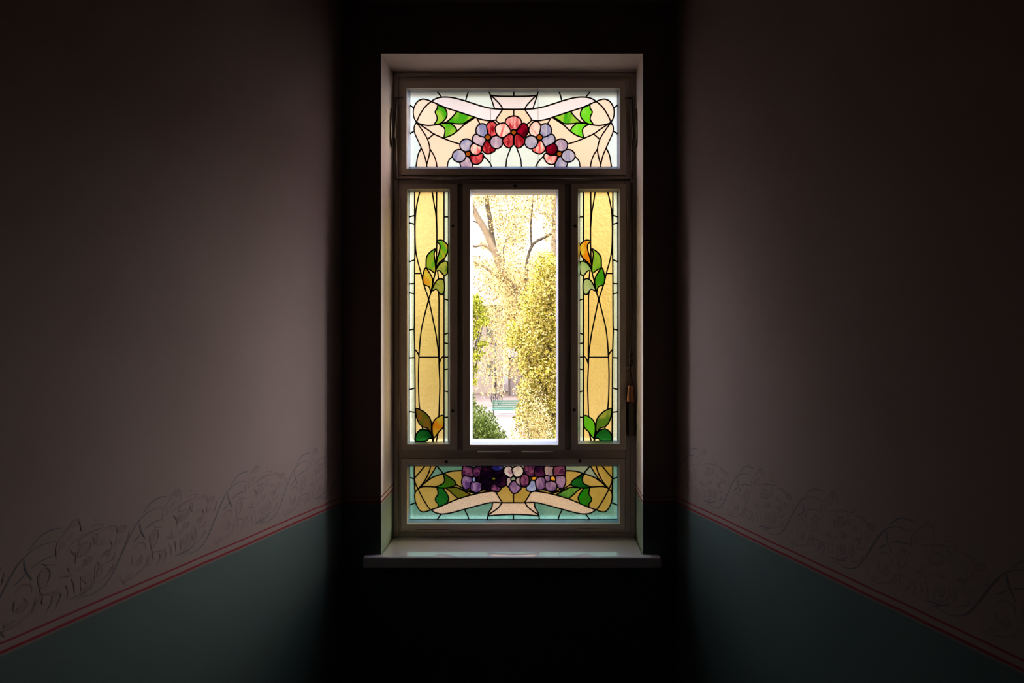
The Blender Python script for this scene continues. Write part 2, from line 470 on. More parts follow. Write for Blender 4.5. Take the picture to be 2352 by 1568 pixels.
BL = []
for (cx_, cy_, rx_, ry_, ro_) in ((1040,715,38,36,0),(1310,725,42,30,.4),(800,730,26,55,.1),(1065,980,34,62,0),(1150,1000,24,58,.1),(985,430,26,40,.3),(1080,835,28,22,0),(690,870,26,42,.2),
        (862,965,18,46,.3),(1205,885,30,30,.2),(930,835,34,18,.5),(1060,592,60,12,0),(1245,665,26,22,.3),(1232,1078,34,18,-.3),(1010,860,20,26,.6),(905,560,16,44,0),(630,930,30,22,.2),(1180,760,18,36,-.5),(1120,690,16,28,.3),(760,940,14,44,.3),(1300,840,16,34,.2),(950,520,30,18,-.7)):
    q = []
    for i in range(12):
        a = 2*PI*i/12; r_ = 1+0.16*math.sin(3*a+cx_)
        u, v = rx_*r_*math.cos(a), ry_*r_*math.sin(a)
        q.append(g(cx_+u*math.cos(ro_)-v*math.sin(ro_), cy_+u*math.sin(ro_)+v*math.cos(ro_)))
    BL.append([(a-FK[0], b) for a, b in q])

def side_wall(name, sign, X0, T, forks, label):
    mb = MB()
    c = math.hypot(1, T)
    dx, dy = sign*T/c, -1/c                # direction along the wall away from the window
    nx, ny = -sign/c, -T/c                 # into the room
    L = LD*c
    th = 0.12
    def pt(s, off, z): return (X0+dx*s+nx*off, YW+dy*s+ny*off, z)
    vs = [pt(s, o, z) for s in (-0.0, L) for o in (0, -th) for z in (ZFL, ZC)]
    mb.add(vs, [(0,1,3,2),(4,6,7,5),(0,4,5,1),(2,3,7,6),(0,2,6,4),(1,5,7,3)], 0)
    flat = MB()
    for fs_ in forks:
        for pts, wd, mi in MOT:
            pp = [((fs_+a) if sign > 0 else (fs_-a), z) for a, z in pts]
            if min(p[0] for p in pp) < 0.004 or max(p[0] for p in pp) > L-0.01: 
                pp = [p for p in pp if 0.004 < p[0] < L-0.01]
                if len(pp) < 2: continue
            vv = []; ff = []
            for i, p in enumerate(pp):
                a = pp[max(i-1, 0)]; b = pp[min(i+1, len(pp)-1)]
                tx, tz = b[0]-a[0], b[1]-a[1]; l_ = math.hypot(tx, tz) or 1
                tp = wd*(0.35+0.65*math.sin(PI*(i+0.5)/len(pp)))
                ex, ez = -tz/l_*tp, tx/l_*tp
                for s_ in (1, -1):
                    vv.append(pt(p[0]+ex*s_, 0.0004, p[1]+ez*s_))
            for i in range(len(pp)-1): ff.append((2*i, 2*i+1, 2*i+3, 2*i+2))
            mb.add(vv, ff, mi)
    for fs_ in forks:
        for pts in BL:
            pp = [((fs_+a) if sign > 0 else (fs_-a), z) for a, z in pts]
            # the stencil is never mirrored: it reads left to right on both walls
            if min(p[0] for p in pp) < 0.004 or max(p[0] for p in pp) > L-0.01: continue
            mb.add([pt(a, 0.0003, z) for a, z in pp], [tuple(range(len(pp)))], 3)
    o = mb.build(name, [M['wall'], M['stem_paint'], M['petal_paint'], M['petal_wash']])
    tag(o, label, 'wall', kind='structure')
    return X0+dx*L, YW+dy*L

cl = math.hypot(1, TL); 
lf = [0.258*cl - 0.302*1.0, 0.258*cl, 0.543*cl, 0.831*cl, 1.1045*cl, 1.1045*cl+0.303, 1.1045*cl+0.606]
rf_ = []
for px in (1577, 1695, 1845, 2037, 2314):
    rf_.append(right_sz(px, 1100)[0])
rf_ += [rf_[-1]+0.303, rf_[-1]+0.606]
rf_ = [rf_[0]-0.30]+rf_
eL = side_wall('wall_left', -1, XL, TL, lf, 'left side wall with faded flower frieze, red lines and green dado')
eR = side_wall('wall_right', 1, XR, TR, rf_, 'right side wall with faded flower frieze, red lines and green dado')
# --- hall behind the camera
def slab(name, x0, x1, y0, y1, z0, z1, mat, label, cat):
    mb = MB(); mb.box(x0, x1, y0, y1, z0, z1)
    return tag(mb.build(name, mat), label, cat, kind='structure')
slab('floor', -HW-.1, HW+.1, HYB-.1, 3.0, -0.14, 0.0, M['floor'], 'dark floor of the room', 'floor')
slab('ceiling', -HW-.1, HW+.1, HYB-.1, 3.0, ZC, ZC+0.12, M['ceiling'], 'ceiling over the window alcove in deep shadow', 'ceiling')
slab('wall_back', -HW, HW, HYB-.1, HYB, 0, ZC, M['wall'], 'back wall of the room behind the viewer', 'wall')
slab('wall_hall_left', -HW-.1, HW*-1, HYB, eL[1]+.05, 0, ZC, M['wall'], 'far left wall of the room behind the viewer', 'wall')
slab('wall_hall_right', HW, HW+.1, HYB, eR[1]+.05, 0, ZC, M['wall'], 'far right wall of the room behind the viewer', 'wall')
slab('wall_return_left', -HW, eL[0]-0.02, eL[1]-.0, eL[1]+.12, 0, ZC, M['wall'], 'wall return at the left of the alcove', 'wall')
slab('wall_return_right', eR[0]+0.02, HW, eR[1]-.0, eR[1]+.12, 0, ZC, M['wall'], 'wall return at the right of the alcove', 'wall')

# --- window sill
mb = MB()
zt = OZ0; zb = OZ0-0.044
pl = [(-0.5615, 2.567), (0.563, 2.567), (0.563, 2.5995), (0.4985, 2.5995), (QX1-0.0005, 2.799), (QX1-0.0005, 2.99), (QX0+0.0005, 2.99), (QX0+0.0005, 2.799), (-0.4985, 2.5995), (-0.5615, 2.5995)]
n = len(pl)
mb.add([(a, b, zb) for a, b in pl]+[(a, b, zt) for a, b in pl],
       [tuple(range(n))[::-1], tuple(range(n, 2*n))]+[(i, (i+1) % n, n+(i+1) % n, n+i) for i in range(n)])
tag(mb.build('window_sill', M['sill'], bevel=0.007, seg=3), 'wide glossy pale window sill below the stained glass window', 'windowsill')

# ============================================================ window frame and sashes
def rect(pxr, Y):
    x0, z1 = XZ(pxr[0], pxr[1], Y); x1, z0 = XZ(pxr[2], pxr[3], Y)
    return (x0, x1, z0, z1, Y)
SF = 2.785      # sash faces
YG = 2.830      # glass
R_TOP = ((922,185,1438,401), (934,202,1424,387), (942,209,1418,384))
R_ML = ((921,422,1051,1033), (935,434,1033,1020), (940,440,1030,1014))
R_MC = ((1063,422,1297,1034), (1080,435,1282,1021), (1085,440,1278,1014))
R_MR = ((1312,422,1438,1033), (1328,434,1424,1019), (1331,441,1419,1011))
R_BOT = ((921,1054,1436,1216), (935,1067,1423,1203), (942,1069,1418,1193))

mb = MB()
def xz(px, py): return XZ(px, py, SF)
x_l, z_t = xz(922, 185); x_r, z_b = xz(1438, 1216)
g_ = 0.0012
# outer ring with a stepped moulding
mb.ring([(QX0+.0005, QX1-.0005, QZ0+.0005, QZ1-.0005, YF+.001), (QX0+.020, QX1-.020, QZ0+.016, QZ1-.018, YF+.001),
         (QX0+.022, QX1-.022, QZ0+.018, QZ1-.020, YF+.008), (x_l-g_, x_r+g_, z_b-g_, z_t+g_, YF+.008),
         (x_l-g_, x_r+g_, z_b-g_, z_t+g_, 2.93), (QX0+.0005, QX1-.0005, QZ0+.0005, QZ1-.0005, 2.93)])
def member(a, b, c, d, front=YF):
    X0, Z1 = xz(a, b); X1, Z0 = xz(c, d)
    mb.box(X0+g_, X1-g_, front, 2.925, Z0+g_, Z1-g_)
member(921, 401, 1438, 422); member(921, 1033.5, 1438, 1054)
member(1051, 422, 1063, 1034); member(1297, 422, 1312, 1034)
# transom nosing
X0, Z1 = xz(912, 405); X1, Z0 = xz(1450, 418)
mb.box(X0, X1, SF-0.004, YF, Z1-0.012, Z1-0.004)
tag(mb.build('trim_1', M['frame'], bevel=0.0015), 'painted window frame with crossbars and two mullions set in the reveal', 'window frame', kind='structure')

def sash(parent, R, name='sash'):
    o_, i_, g0 = R
    a = rect(o_, SF); b = rect(i_, SF); c = rect(g0, YG)
    mb = MB()
    a2 = (a[0], a[1], a[2], a[3])
    m1 = [b[k]*.45+c[k]*.55 for k in range(4)]
    m0 = [b[k]*.55+c[k]*.45 for k in range(4)]
    mb.ring([a2+(SF,), tuple(b[:4])+(SF,), tuple(b[:4])+(SF+.012,), tuple(b[:4])+(2.92,), a2+(2.92,)])
    o = mb.build(name, M['frame'], parent, bevel=0.0018)
    mb = MB(); e_ = 0.0003
    bo = (b[0]+e_, b[1]-e_, b[2]+e_, b[3]-e_)
    mb.ring([bo+(SF+.013,), tuple(m0)+(SF+.030,), tuple(m1)+(SF+.031,), tuple(c[:4])+(YG-.006,), tuple(c[:4])+(YG+.012,), bo+(YG+.030,)])
    mb.build('glazing_bead', M['bead'], parent)
    return o

def screw(parent, px, py, r=3.6):
    c = P(px, py, SF)
    mb = MB()
    k = r/F*SF
    mb.lathe((c.x, SF-0.0005, c.z), (0, -1, 0), [(0, k), (0.002, k), (0.003, k*.8), (0.003, k*.45), (0.001, k*.4)], 14)
    mb.build('screw', M['screw'], parent)

def hinge(parent, x0, y0, x1, y1):
    X0, Z1 = xz(x0, y0); X1, Z0 = xz(x1, y1)
    mb = MB()
    if (x1-x0) > (y1-y0):
        mb.tube([(X0, SF-.003, (Z0+Z1)/2), (X0*.5+X1*.5, SF-.003, (Z0+Z1)/2), (X1, SF-.003, (Z0+Z1)/2)], 0.0035, 8)
    else:
        mb.tube([((X0+X1)/2, SF-.003, Z0), ((X0+X1)/2, SF-.003, (Z0+Z1)/2), ((X0+X1)/2, SF-.003, Z1)], 0.0035, 8)
    mb.build('hinge', M['frame'], parent)

# ------------------------------------------------------------ leaded glass
def strip_mesh(lines, Y, half, depth):
    mb = MB()
    for pts in lines:
        wd = half
        if isinstance(pts, tuple): pts, wd = pts
        vv = []; n = len(pts)
        if n < 2: continue
        closed = (Vector(pts[0])-Vector(pts[-1])).length < 1e-6 and n > 3
        for i, p in enumerate(pts):
            if closed: a = pts[i-1] if i > 0 else pts[n-2]; b = pts[i+1] if i < n-1 else pts[1]
            else: a = pts[max(i-1, 0)]; b = pts[min(i+1, n-1)]
            tx, tz = b[0]-a[0], b[1]-a[1]; l_ = math.hypot(tx, tz) or 1
            nx, nz = -tz/l_, tx/l_
            for (k, dd) in ((-1, .4), (-.7, 1), (.7, 1), (1, .4), (1, -.6), (-1, -.6)):
                vv.append((p[0]+nx*wd*k, Y-depth*dd, p[1]+nz*wd*k))
        ff = []
        for i in range(n-1):
            for k in range(6):
                l = (k+1) % 6
                ff.append((i*6+k, i*6+l, (i+1)*6+l, (i+1)*6+k))
        ff.append(tuple(range(6))); ff.append(tuple((n-1)*6+k for k in range(6))[::-1])
        mb.add(vv, ff)
    return mb

def panel(parent, rc, lines, seeds, default, half_px=1.6, debug=''):
    """lines: (points, closed[, thin]) in photo pixels at the glass plane; seeds: (x, y, glass, part name, flower id)"""
    x0, y0, x1, y1 = rc
    cl_ = lambda p: (min(max(p[0], x0), x1), min(max(p[1], y0), y1))
    pl_ = []
    for L in lines:
        pts = spline(L[0], L[1], step=3)
        if L[1]: pts.append(pts[0])
        pts = [cl_(p) for p in pts]
        q = [pts[0]]
        for p in pts[1:]:
            if abs(p[0]-q[-1][0])+abs(p[1]-q[-1][1]) > 0.15: q.append(p)
        pl_.append(q)
    border = [[(x0, y0), (x1, y0), (x1, y1), (x0, y1), (x0, y0)]]
    def inside(p, poly):
        c = False; n_ = len(poly)-1
        for i in range(n_):
            a, b = poly[i], poly[i+1]
            if (a[1] > p[1]) != (b[1] > p[1]) and p[0] < (b[0]-a[0])*(p[1]-a[1])/(b[1]-a[1])+a[0]: c = not c
        return c
    meta = [(L[1], L[2] if len(L) > 2 else None) for L in lines]
    frag = [[q] for q in pl_]
    for j in range(len(pl_)):
        if not meta[j][0]: continue
        poly = pl_[j]
        bx0 = min(p[0] for p in poly); bx1 = max(p[0] for p in poly); by0 = min(p[1] for p in poly); by1 = max(p[1] for p in poly)
        for k in range(j):
            new = []
            for q in frag[k]:
                if max(p[0] for p in q) < bx0 or min(p[0] for p in q) > bx1 or max(p[1] for p in q) < by0 or min(p[1] for p in q) > by1:
                    new.append(q); continue
                cur_ = []
                ins = [inside(p, poly) for p in q]
                for i, p in enumerate(q):
                    if i and ins[i] != ins[i-1]:
                        a, b = (q[i-1], p) if not ins[i-1] else (p, q[i-1])     # a outside, b inside
                        for _ in range(14):
                            m_ = ((a[0]+b[0])/2, (a[1]+b[1])/2)
                            if inside(m_, poly): b = m_
                            else: a = m_
                        d_ = math.hypot(b[0]-a[0], b[1]-a[1]) or 1
                        l_ = math.hypot(p[0]-q[i-1][0], p[1]-q[i-1][1]) or 1
                        sgn_ = 1 if ins[i] else -1
                        c_ = (b[0]+(p[0]-q[i-1][0])/l_*0.12*sgn_, b[1]+(p[1]-q[i-1][1])/l_*0.12*sgn_)
                        if ins[i]:
                            cur_.append(c_)
                            if len(cur_) > 1: new.append(cur_)
                            cur_ = []
                        else: cur_ = [c_]
                    if not ins[i]: cur_.append(p)
                if len(cur_) > 1: new.append(cur_)
            frag[k] = new
    pl2 = []; meta2 = []
    for k, fr in enumerate(frag):
        for q in fr:
            cl2 = meta[k][0] and len(fr) == 1 and q[0] == q[-1]
            pl2.append(q); meta2.append((cl2, meta[k][1]))
    pl_ = pl2
    segs = [(pl_[k][i], pl_[k][i+1], k) for k in range(len(pl_)) for i in range(len(pl_[k])-1)]
    segs += [(border[0][i], border[0][i+1], -1) for i in range(4)]
    def snap(p, k):
        best = None
        for a, b, kk in segs:
            if kk == k: continue
            dx, dy = b[0]-a[0], b[1]-a[1]; l2 = dx*dx+dy*dy
            if l2 == 0: continue
            u = min(1, max(0, ((p[0]-a[0])*dx+(p[1]-a[1])*dy)/l2))
            q = (a[0]+dx*u, a[1]+dy*u); d = math.hypot(q[0]-p[0], q[1]-p[1])
            if best is None or d < best[0]: best = (d, q)
        if best and 0.01 < best[0] < 4.5:
            d, q = best
            return (q[0]+(q[0]-p[0])/d*0.2, q[1]+(q[1]-p[1])/d*0.2)
        return None
    for k, q in enumerate(pl_):
        if meta2[k][0] or meta2[k][1]: continue
        a = snap(q[0], k); b = snap(q[-1], k)
        if a: q.insert(0, cl_(a))
        if b: q.append(cl_(b))
    vs = []; es = []
    for q in [q_ for q_, m_ in zip(pl_, meta2) if not m_[1]]+border:
        b = len(vs)
        vs += [Vector(p) for p in q]
        es += [(b+i, b+i+1) for i in range(len(q)-1)]
    V, E, Fc, _, OE, _ = delaunay_2d_cdt(vs, es, [], 0, 0.02)
    con = set()
    for e_, oe in zip(E, OE):
        if len(oe): con.add((min(e_), max(e_)))
    par = list(range(len(Fc)))
    def find(i):
        while par[i] != i: par[i] = par[par[i]]; i = par[i]
        return i
    em = {}
    for i, f in enumerate(Fc):
        for k in range(3):
            e_ = (min(f[k], f[(k+1) % 3]), max(f[k], f[(k+1) % 3]))
            if e_ in con: continue
            if e_ in em: par[find(i)] = find(em[e_])
            else: em[e_] = i
    reg = {}
    for i in range(len(Fc)): reg.setdefault(find(i), []).append(i)
    area = {}
    def tri(i):
        return [V[k] for k in Fc[i]]
    for r_, fs in reg.items():
        area[r_] = sum(abs((b-a).cross(c-a))/2 for a, b, c in (tri(i) for i in fs))
    def where(x, y):
        for i in range(len(Fc)):
            a, b, c = tri(i)
            p = Vector((x, y))
            d1 = (b-a).cross(p-a); d2 = (c-b).cross(p-b); d3 = (a-c).cross(p-c)
            if (d1 >= 0 and d2 >= 0 and d3 >= 0) or (d1 <= 0 and d2 <= 0 and d3 <= 0): return find(i)
        return None
    asg = {}
    for s_ in seeds:
        r_ = where(s_[0], s_[1])
        if r_ is None: continue
        if r_ in asg and debug and asg[r_][2] != s_[2] and area[r_] > 60:
            print('GLASS', debug, 'two seeds in one region', s_[:3], asg[r_][:3], round(area[r_]))
        asg[r_] = s_
    # slivers join the glass of the nearest seed of similar size
    for r_ in reg:
        if r_ in asg: continue
        a, b, c = tri(max(reg[r_], key=lambda i: abs((tri(i)[1]-tri(i)[0]).cross(tri(i)[2]-tri(i)[0]))))
        cx, cy = (a+b+c)/3
        if area[r_] < 90:
            s_ = min(seeds, key=lambda s: (s[0]-cx)**2+(s[1]-cy)**2)
            if s_[3] in ('leaf', 'petal', 'flower_center') and area[r_] > 12: s_ = None
            asg[r_] = s_ if s_ else (cx, cy, default, 'background_glass', None)
        else:
            if debug: print('GLASS', debug, 'unseeded %d at %.0f %.0f' % (area[r_], cx, cy))
            asg[r_] = (cx, cy, default, 'background_glass', None)
    # pieces: flowers > petals; leaves and ribbons each; background by glass
    groups = {}
    for r_, s_ in asg.items():
        if s_[3] in ('leaf',): key = (s_[3], s_[2], (s_[0], s_[1]))
        elif s_[3] in ('petal', 'flower_center'): key = (s_[3], s_[2], (s_[0], s_[1]), s_[4])
        else: key = (s_[3], s_[2])
        groups.setdefault(key, []).extend(reg[r_])
    flowers = {}
    for key, fs in groups.items():
        mb = MB(); idx = {}; vv = []; ff = []
        for i in fs:
            f = []
            for k in Fc[i]:
                if k not in idx:
                    idx[k] = len(vv); X, Z = XZ(V[k][0], V[k][1], YG); vv.append((X, YG, Z))
                f.append(idx[k])
            ff.append(f)
        me = bpy.data.meshes.new(key[0]); me.from_pydata(vv, [], ff)
        bm = bmesh.new(); bm.from_mesh(me)
        for f in bm.faces:
            if f.normal.y > 0: f.normal_flip()
        bm.to_mesh(me); bm.free()
        pr = parent
        if len(key) == 4:
            if key[3] not in flowers:
                flowers[key[3]] = empty('flower', (0, 0, 0), parent)
                flowers[key[3]].location = (0, 0, 0)
            pr = flowers[key[3]]
        o = bpy.data.objects.new(key[0], me); COL.objects.link(o); me.materials.append(G[key[1]])
        o.parent = pr
        if key[0] in ('petal', 'leaf', 'background_glass', 'ribbon', 'border_glass', 'flower_center'): o['label'] = G[key[1]].name + ' piece'
    h = half_px/F*YG
    L3 = []
    for k, q in enumerate(pl_):
        wd = h if not meta2[k][1] else meta2[k][1]/F*YG
        L3.append(([XZ(p[0], p[1], YG) for p in q], wd))
    L3.append(([XZ(p[0], p[1], YG) for p in border[0]], h))
    mb = strip_mesh(L3, YG, h, 0.0028)
    o = mb.build('lead_came', M['lead'], parent, recalc=False)

AX = 1180.0
def mir(lines, ax=AX):
    return [([(2*ax-p[0], p[1]) for p in L[0]],)+tuple(L[1:]) for L in lines]
def cv(off, sc, L):
    return [([(off[0]+p[0]/sc, off[1]+p[1]/sc) for p in l[0]],)+tuple(l[1:]) for l in L]
def O(*p): return (list(p), False)
def C(*p): return (list(p), True)
def grow(L, k):
    out_ = []
    for l in L:
        if not l[1]: out_.append(l); continue
        mx_ = sum(p[0] for p in l[0])/len(l[0]); my_ = sum(p[1] for p in l[0])/len(l[0])
        out_.append(([(mx_+(p[0]-mx_)*k, my_+(p[1]-my_)*k) for p in l[0]],)+tuple(l[1:]))
    return out_
def ell(cx, cy, rx, ry, rot=0, n=10):
    return ([(cx+rx*math.cos(a)*math.cos(rot)-ry*math.sin(a)*math.sin(rot), cy+rx*math.cos(a)*math.sin(rot)+ry*math.sin(a)*math.cos(rot)) for a in (2*PI*i/n for i in range(n))], True)

# ---- fanlight (top)
A1, SA = (860, 110), 4.9
topL = cv(A1, SA, [
 O((403,645),(443,678)), O((403,965),(448,935)), O((703,487),(755,553)), O((1060,487),(1040,545),(1027,597)),
 O((473,838),(445,780),(438,710),(455,650),(490,600),(540,577),(590,583),(640,603),(700,628),(800,672),(940,717),(1100,770),(1200,803),(1300,820),(1370,812)),
 O((473,838),(510,755),(570,665),(640,603),(700,567),(780,553),(880,560),(1000,590),(1130,632),(1250,668),(1350,685),(1445,690)),
 O((1445,690),(1408,745),(1370,812),(1422,862)),
 O((1290,487),(1312,560),(1352,684)), O((1310,530),(1380,600),(1420,645),(1445,690)),
 O((1303,533),(1400,543),(1568,545)), O((1445,690),(1568,692)),
 C((712,645),(760,660),(800,690),(818,740),(805,790),(760,838),(720,858),(672,865),(705,810),(702,765),(683,720),(708,680)),
 O((925,720),(880,775),(820,828),(765,850),(700,862)),
 O((765,850),(840,845),(920,853),(1000,852),(1060,815),(1120,783)),
 O((725,862),(775,890),(795,930),(780,1013)), O((870,858),(912,893),(930,936)), O((780,1013),(860,985),(930,938),(1010,865),(1130,785)),
 O((473,838),(520,858),(600,873),(670,868)),
 O((495,850),(600,920),(670,968),(780,1018),(860,1050),(955,1080)),
 O((1150,787),(1185,850)), O((603,1025),(670,968)),
 O((473,838),(448,890),(455,960),(490,1040),(525,1120),(560,1200),(582,1280),(592,1345)),
 O((478,845),(540,930),(590,1010),(615,1080),(625,1150),(612,1230),(590,1310)),
 O((525,1130),(490,1210),(467,1345)), O((628,1140),(670,1210),(695,1280),(705,1345)),
 O((820,1345),(835,1270),(885,1215)), O((1225,1210),(1290,1280),(1325,1345)), O((1480,1345),(1492,1240),(1535,1125)),
 # outer flower
 ell(1035,1095,74,72), ell(1142,1138,66,70), C((1078,1212),(1150,1208),(1212,1185),(1230,1230),(1192,1293),(1135,1312),(1092,1285)),
 ell(954,1214,76,71), O((958,1284),(975,1345)), O((1105,1345),(1100,1290),(1060,1225)), ell(1056,1192,31,31),
 # inner flower
 ell(1212,930,70,79), C((1265,872),(1310,825),(1365,850),(1398,925),(1370,985),(1300,1000),(1278,960)),
 C((1140,968),(1103,1010),(1110,1060),(1160,1090),(1215,1108),(1252,1055),(1248,1010),(1195,995)),
 C((1262,1040),(1222,1105),(1215,1150),(1260,1190),(1310,1185),(1362,1145),(1310,1085)), ell(1373,1060,73,74), ell(1276,1006,33,33),
])
B0 = (1170, 110)
topC = cv(B0, SA, [
 O((50,487),(50,545)), O((50,693),(50,768)),
 C((-12,915),(-45,850),(-30,795),(48,765),(115,790),(137,850),(98,908),(50,930)),
 C((95,908),(145,850),(190,860),(217,915),(200,972),(160,1012),(88,960)), C((5,908),(-45,850),(-95,848),(-152,880),(-158,930),(-130,985),(-80,1010),(10,960)),
 C((60,985),(95,965),(160,1012),(175,1050),(150,1100),(100,1127),(60,1095),(52,1040)), C((40,985),(0,965),(-60,1012),(-78,1050),(-50,1100),(-5,1125),(40,1098),(50,1040)),
 ell(50,950,31,31),
 ([(1127-1170)*4.9, (1127-1170)*4.9], False) if False else O(((1127.5-1170)*4.9, 690), ((1127.5-1170)*4.9, 1345)),
 O(((1236-1170)*4.9, 690), ((1236-1170)*4.9, 1345)),
])
thin = [([(1127.4, 250), (1127.4, 276)], False, 0.3), ([(1127.4, 346), (1127.4, 384)], False, 0.3), ([(1236, 211), (1236, 276)], False, 0.3), ([(1236, 346), (1236, 384)], False, 0.3)]
topC = topC[:-2]
def sa(x, y): return (A1[0]+x/SA, A1[1]+y/SA)
tseed = []
def both(x, y, gl_, kind, fid=None, gl2=None):
    a = sa(x, y)
    tseed.append((a[0], a[1], gl_, kind, (fid, 'l') if fid else None))
    tseed.append((2*AX-a[0], a[1], gl2 or gl_, kind, (fid, 'r') if fid else None))
for p in ((420,560),(420,800),(430,1200),(560,520),(900,520),(1200,560),(1420,515),(1000,1340),(890,1310),(1170,1320),(1400,1250),(1250,1240),(1440,1190),(1120,1330)): both(p[0], p[1], 'sky', 'background_glass')
both(1540,1320,'sky','background_glass')
for p in ((500,680),(620,750),(860,720),(700,930),(600,960),(550,1050),(900,870),(490,1300),(640,1320),(1000,930),(780,1200),(1300,830),(1180,810),(1480,760),(500,900),(900,1040),(640,1000),(595,1150),(855,710),(1440,1010)): both(p[0], p[1], 'peach', 'background_glass')
both(1310,1220,'sky','background_glass'); both(1330,505,'sky','background_glass')
for p in ((900,640),(1335,600),(1480,600)): both(p[0], p[1], 'white', 'ribbon')
both(540,1050,'peach','background_glass')
both(755,740,'green','leaf',None,'lime'); both(980,790,'green','leaf'); both(850,920,'green','leaf',None,'lime')
both(1035,1080,'lilac','petal','f2','mauve'); both(1145,1130,'pink','petal','f2','dark'); both(1150,1260,'red','petal','f2','pink')
both(945,1215,'lilac','petal','f2','lilac'); both(1040,1310,'mauve','petal','f2','lilac'); both(1056,1192,'core','flower_center','f2')
both(1205,930,'lilac','petal','f1'); both(1335,920,'red','petal','f1','pink'); both(1170,1040,'mauve','petal','f1','lilac')
both(1290,1140,'red','petal','f1','pink'); both(1375,1060,'mauve','petal','f1','lilac'); both(1276,1006,'core','flower_center','f1')
for (x_, y_, gg, k_) in ((50,840,'rose','petal'),(165,930,'dark','petal'),(-80,930,'pink','petal'),(115,1060,'red','petal'),(-10,1060,'red','petal'),(50,950,'core','flower_center')):
    tseed.append((B0[0]+x_/SA, B0[1]+y_/SA, gg, k_, ('f0', 'c')))
W1 = empty('window_1', (0, YG, 2.2)); W1.location = (0, 0, 0)
tag(W1, 'wide stained glass fanlight at the top with red and lilac flowers under a white ribbon', 'stained glass window', kind='structure')
sash(W1, R_TOP)
panel(W1, R_TOP[2], topL+mir(topL)+topC+thin, tseed, 'peach', debug='top')

# ---- side lights
E0, F0_ = (900, 420), (900, 730)
sideL = cv(E0, 4.9, [
 O((257,100),(257,365),(260,700),(257,1018),(255,1568),(252,1645),(258,1860),(262,2220),(265,2910)),
 O((505,100),(503,350),(507,540),(505,740),(497,985)),
 O((587,100),(587,640)), O((587,850),(587,900)), O((587,1035),(587,1110)), O((587,1225),(587,1568),(587,2910)),
 O((315,100),(285,230),(268,350),(262,540),(268,740),(290,870),(325,1000),(360,1140),(415,1310),(470,1568),(500,1720),(525,1920),(532,2070),(540,2270),(535,2470),(530,2625)),
 O((455,100),(475,230),(495,350),(506,500)),
 O((440,1235),(415,1310),(350,1568),(325,1710),(308,1920),(300,2170),(305,2420),(315,2550)),
 O((515,990),(525,1085)), O((522,1215),(530,1300),(530,1568),(533,1920),(531,2040)),
 O((262,1018),(325,1018)), O((308,1960),(525,1960)),
 O((260,1872),(290,1908),(308,1950)), O((587,1943),(555,1975),(532,2040)),
 O((203,380),(257,365)), O((203,450),(257,465)), O((203,885),(257,865)), O((203,1135),(257,1130)), O((203,1235),(257,1248)),
 O((203,1654),(255,1643)), O((203,1968),(262,1963)), O((203,2322),(258,2305)), O((203,2573),(262,2581)),
 O((587,380),(640,383)), O((587,1305),(640,1318)), O((587,1705),(640,1687)), O((587,1799),(640,1810)), O((587,1959),(640,1959)), O((587,2101),(640,2091)), O((587,2337),(640,2352)), O((587,2638),(640,2634)),
 C((508,655),(555,643),(600,668),(632,715),(625,780),(590,850),(540,890),(498,940),(512,850),(535,770),(542,700)),
 C((495,740),(435,775),(393,830),(386,900),(390,955),(430,975),(487,1012),(492,940),(483,860),(476,790)),
 C((380,955),(355,1020),(348,1080),(362,1143),(420,1168),(440,1235),(460,1140),(455,1070),(420,1005)),
 C((492,990),(520,935),(560,892),(615,882),(632,930),(622,1018),(585,1042),(560,1010),(530,985)),
 C((450,1212),(480,1135),(515,1088),(560,1078),(590,1115),(588,1225),(555,1258),(528,1228),(500,1195)),
 O((500,940),(487,1020),(465,1110),(440,1235)),
 C((268,2543),(320,2550),(380,2588),(430,2648),(447,2720),(440,2808),(400,2758),(340,2738),(290,2668)),
 C((580,2620),(580,2738),(530,2798),(472,2866),(453,2750),(475,2675),(525,2632)),
 C((266,2900),(275,2830),(310,2783),(360,2768),(420,2795),(462,2868),(420,2872),(385,2900)),
 O((440,2800),(464,2910)), O((345,2742),(345,2770)), O((522,2810),(500,2910)), O((474,2864),(464,2910)),
])
sm = [
 ('rim', 'border_glass', [(230,200),(230,415),(230,650),(230,1000),(230,1190),(230,1450),(230,1800),(230,2150),(230,2450),(230,2750),(615,250),(615,520),(620,840),(615,1150),(615,1500),(615,1745),(615,1880),(615,2030),(615,2220),(615,2500),(615,2800)]),
 ('yellow', 'background_glass', [(380,400),(275,200),(485,180),(550,300),(290,950),(520,730),(490,810),(570,870),(440,1010),(500,1060),(560,1060),(290,1300),(400,1200),(490,1300),(560,1400),(420,1500),(280,1800),(310,1700),(400,1800),(505,1600),(560,1800),(400,2300),(285,2300),(560,2300),(300,2750),(390,2755),(550,2840),(430,2895),(270,1930),(570,1990)]),
]
def side(parent, mirror, leafs):
    L = mir(sideL) if mirror else sideL
    sd_ = []
    def q(x_, y_): 
        a = E0[0]+x_/4.9; b = E0[1]+y_/4.9
        return (2*AX-a if mirror else a, b)
    for g2, kd, pts in sm:
        for p in pts:
            a = q(*p); sd_.append((a[0], a[1], g2, kd, None))
    for (x_, y_), g2 in zip([(580,750),(440,880),(400,1080),(580,950),(530,1160),(350,2640),(530,2700),(350,2840)], leafs):
        a = q(x_, y_); sd_.append((a[0], a[1], g2, 'leaf', None))
    rc = (940,440,1030,1014) if not mirror else (1331,441,1419,1012)
    panel(parent, rc, L, sd_, 'yellow', debug='side')
W2 = empty('window_2'); tag(W2, 'narrow yellow stained glass side light left of the clear pane', 'stained glass window', kind='structure')
sash(W2, R_ML); side(W2, False, ['leafy', 'leafy', 'orange', 'moss', 'moss', 'olive', 'orange', 'deep'])
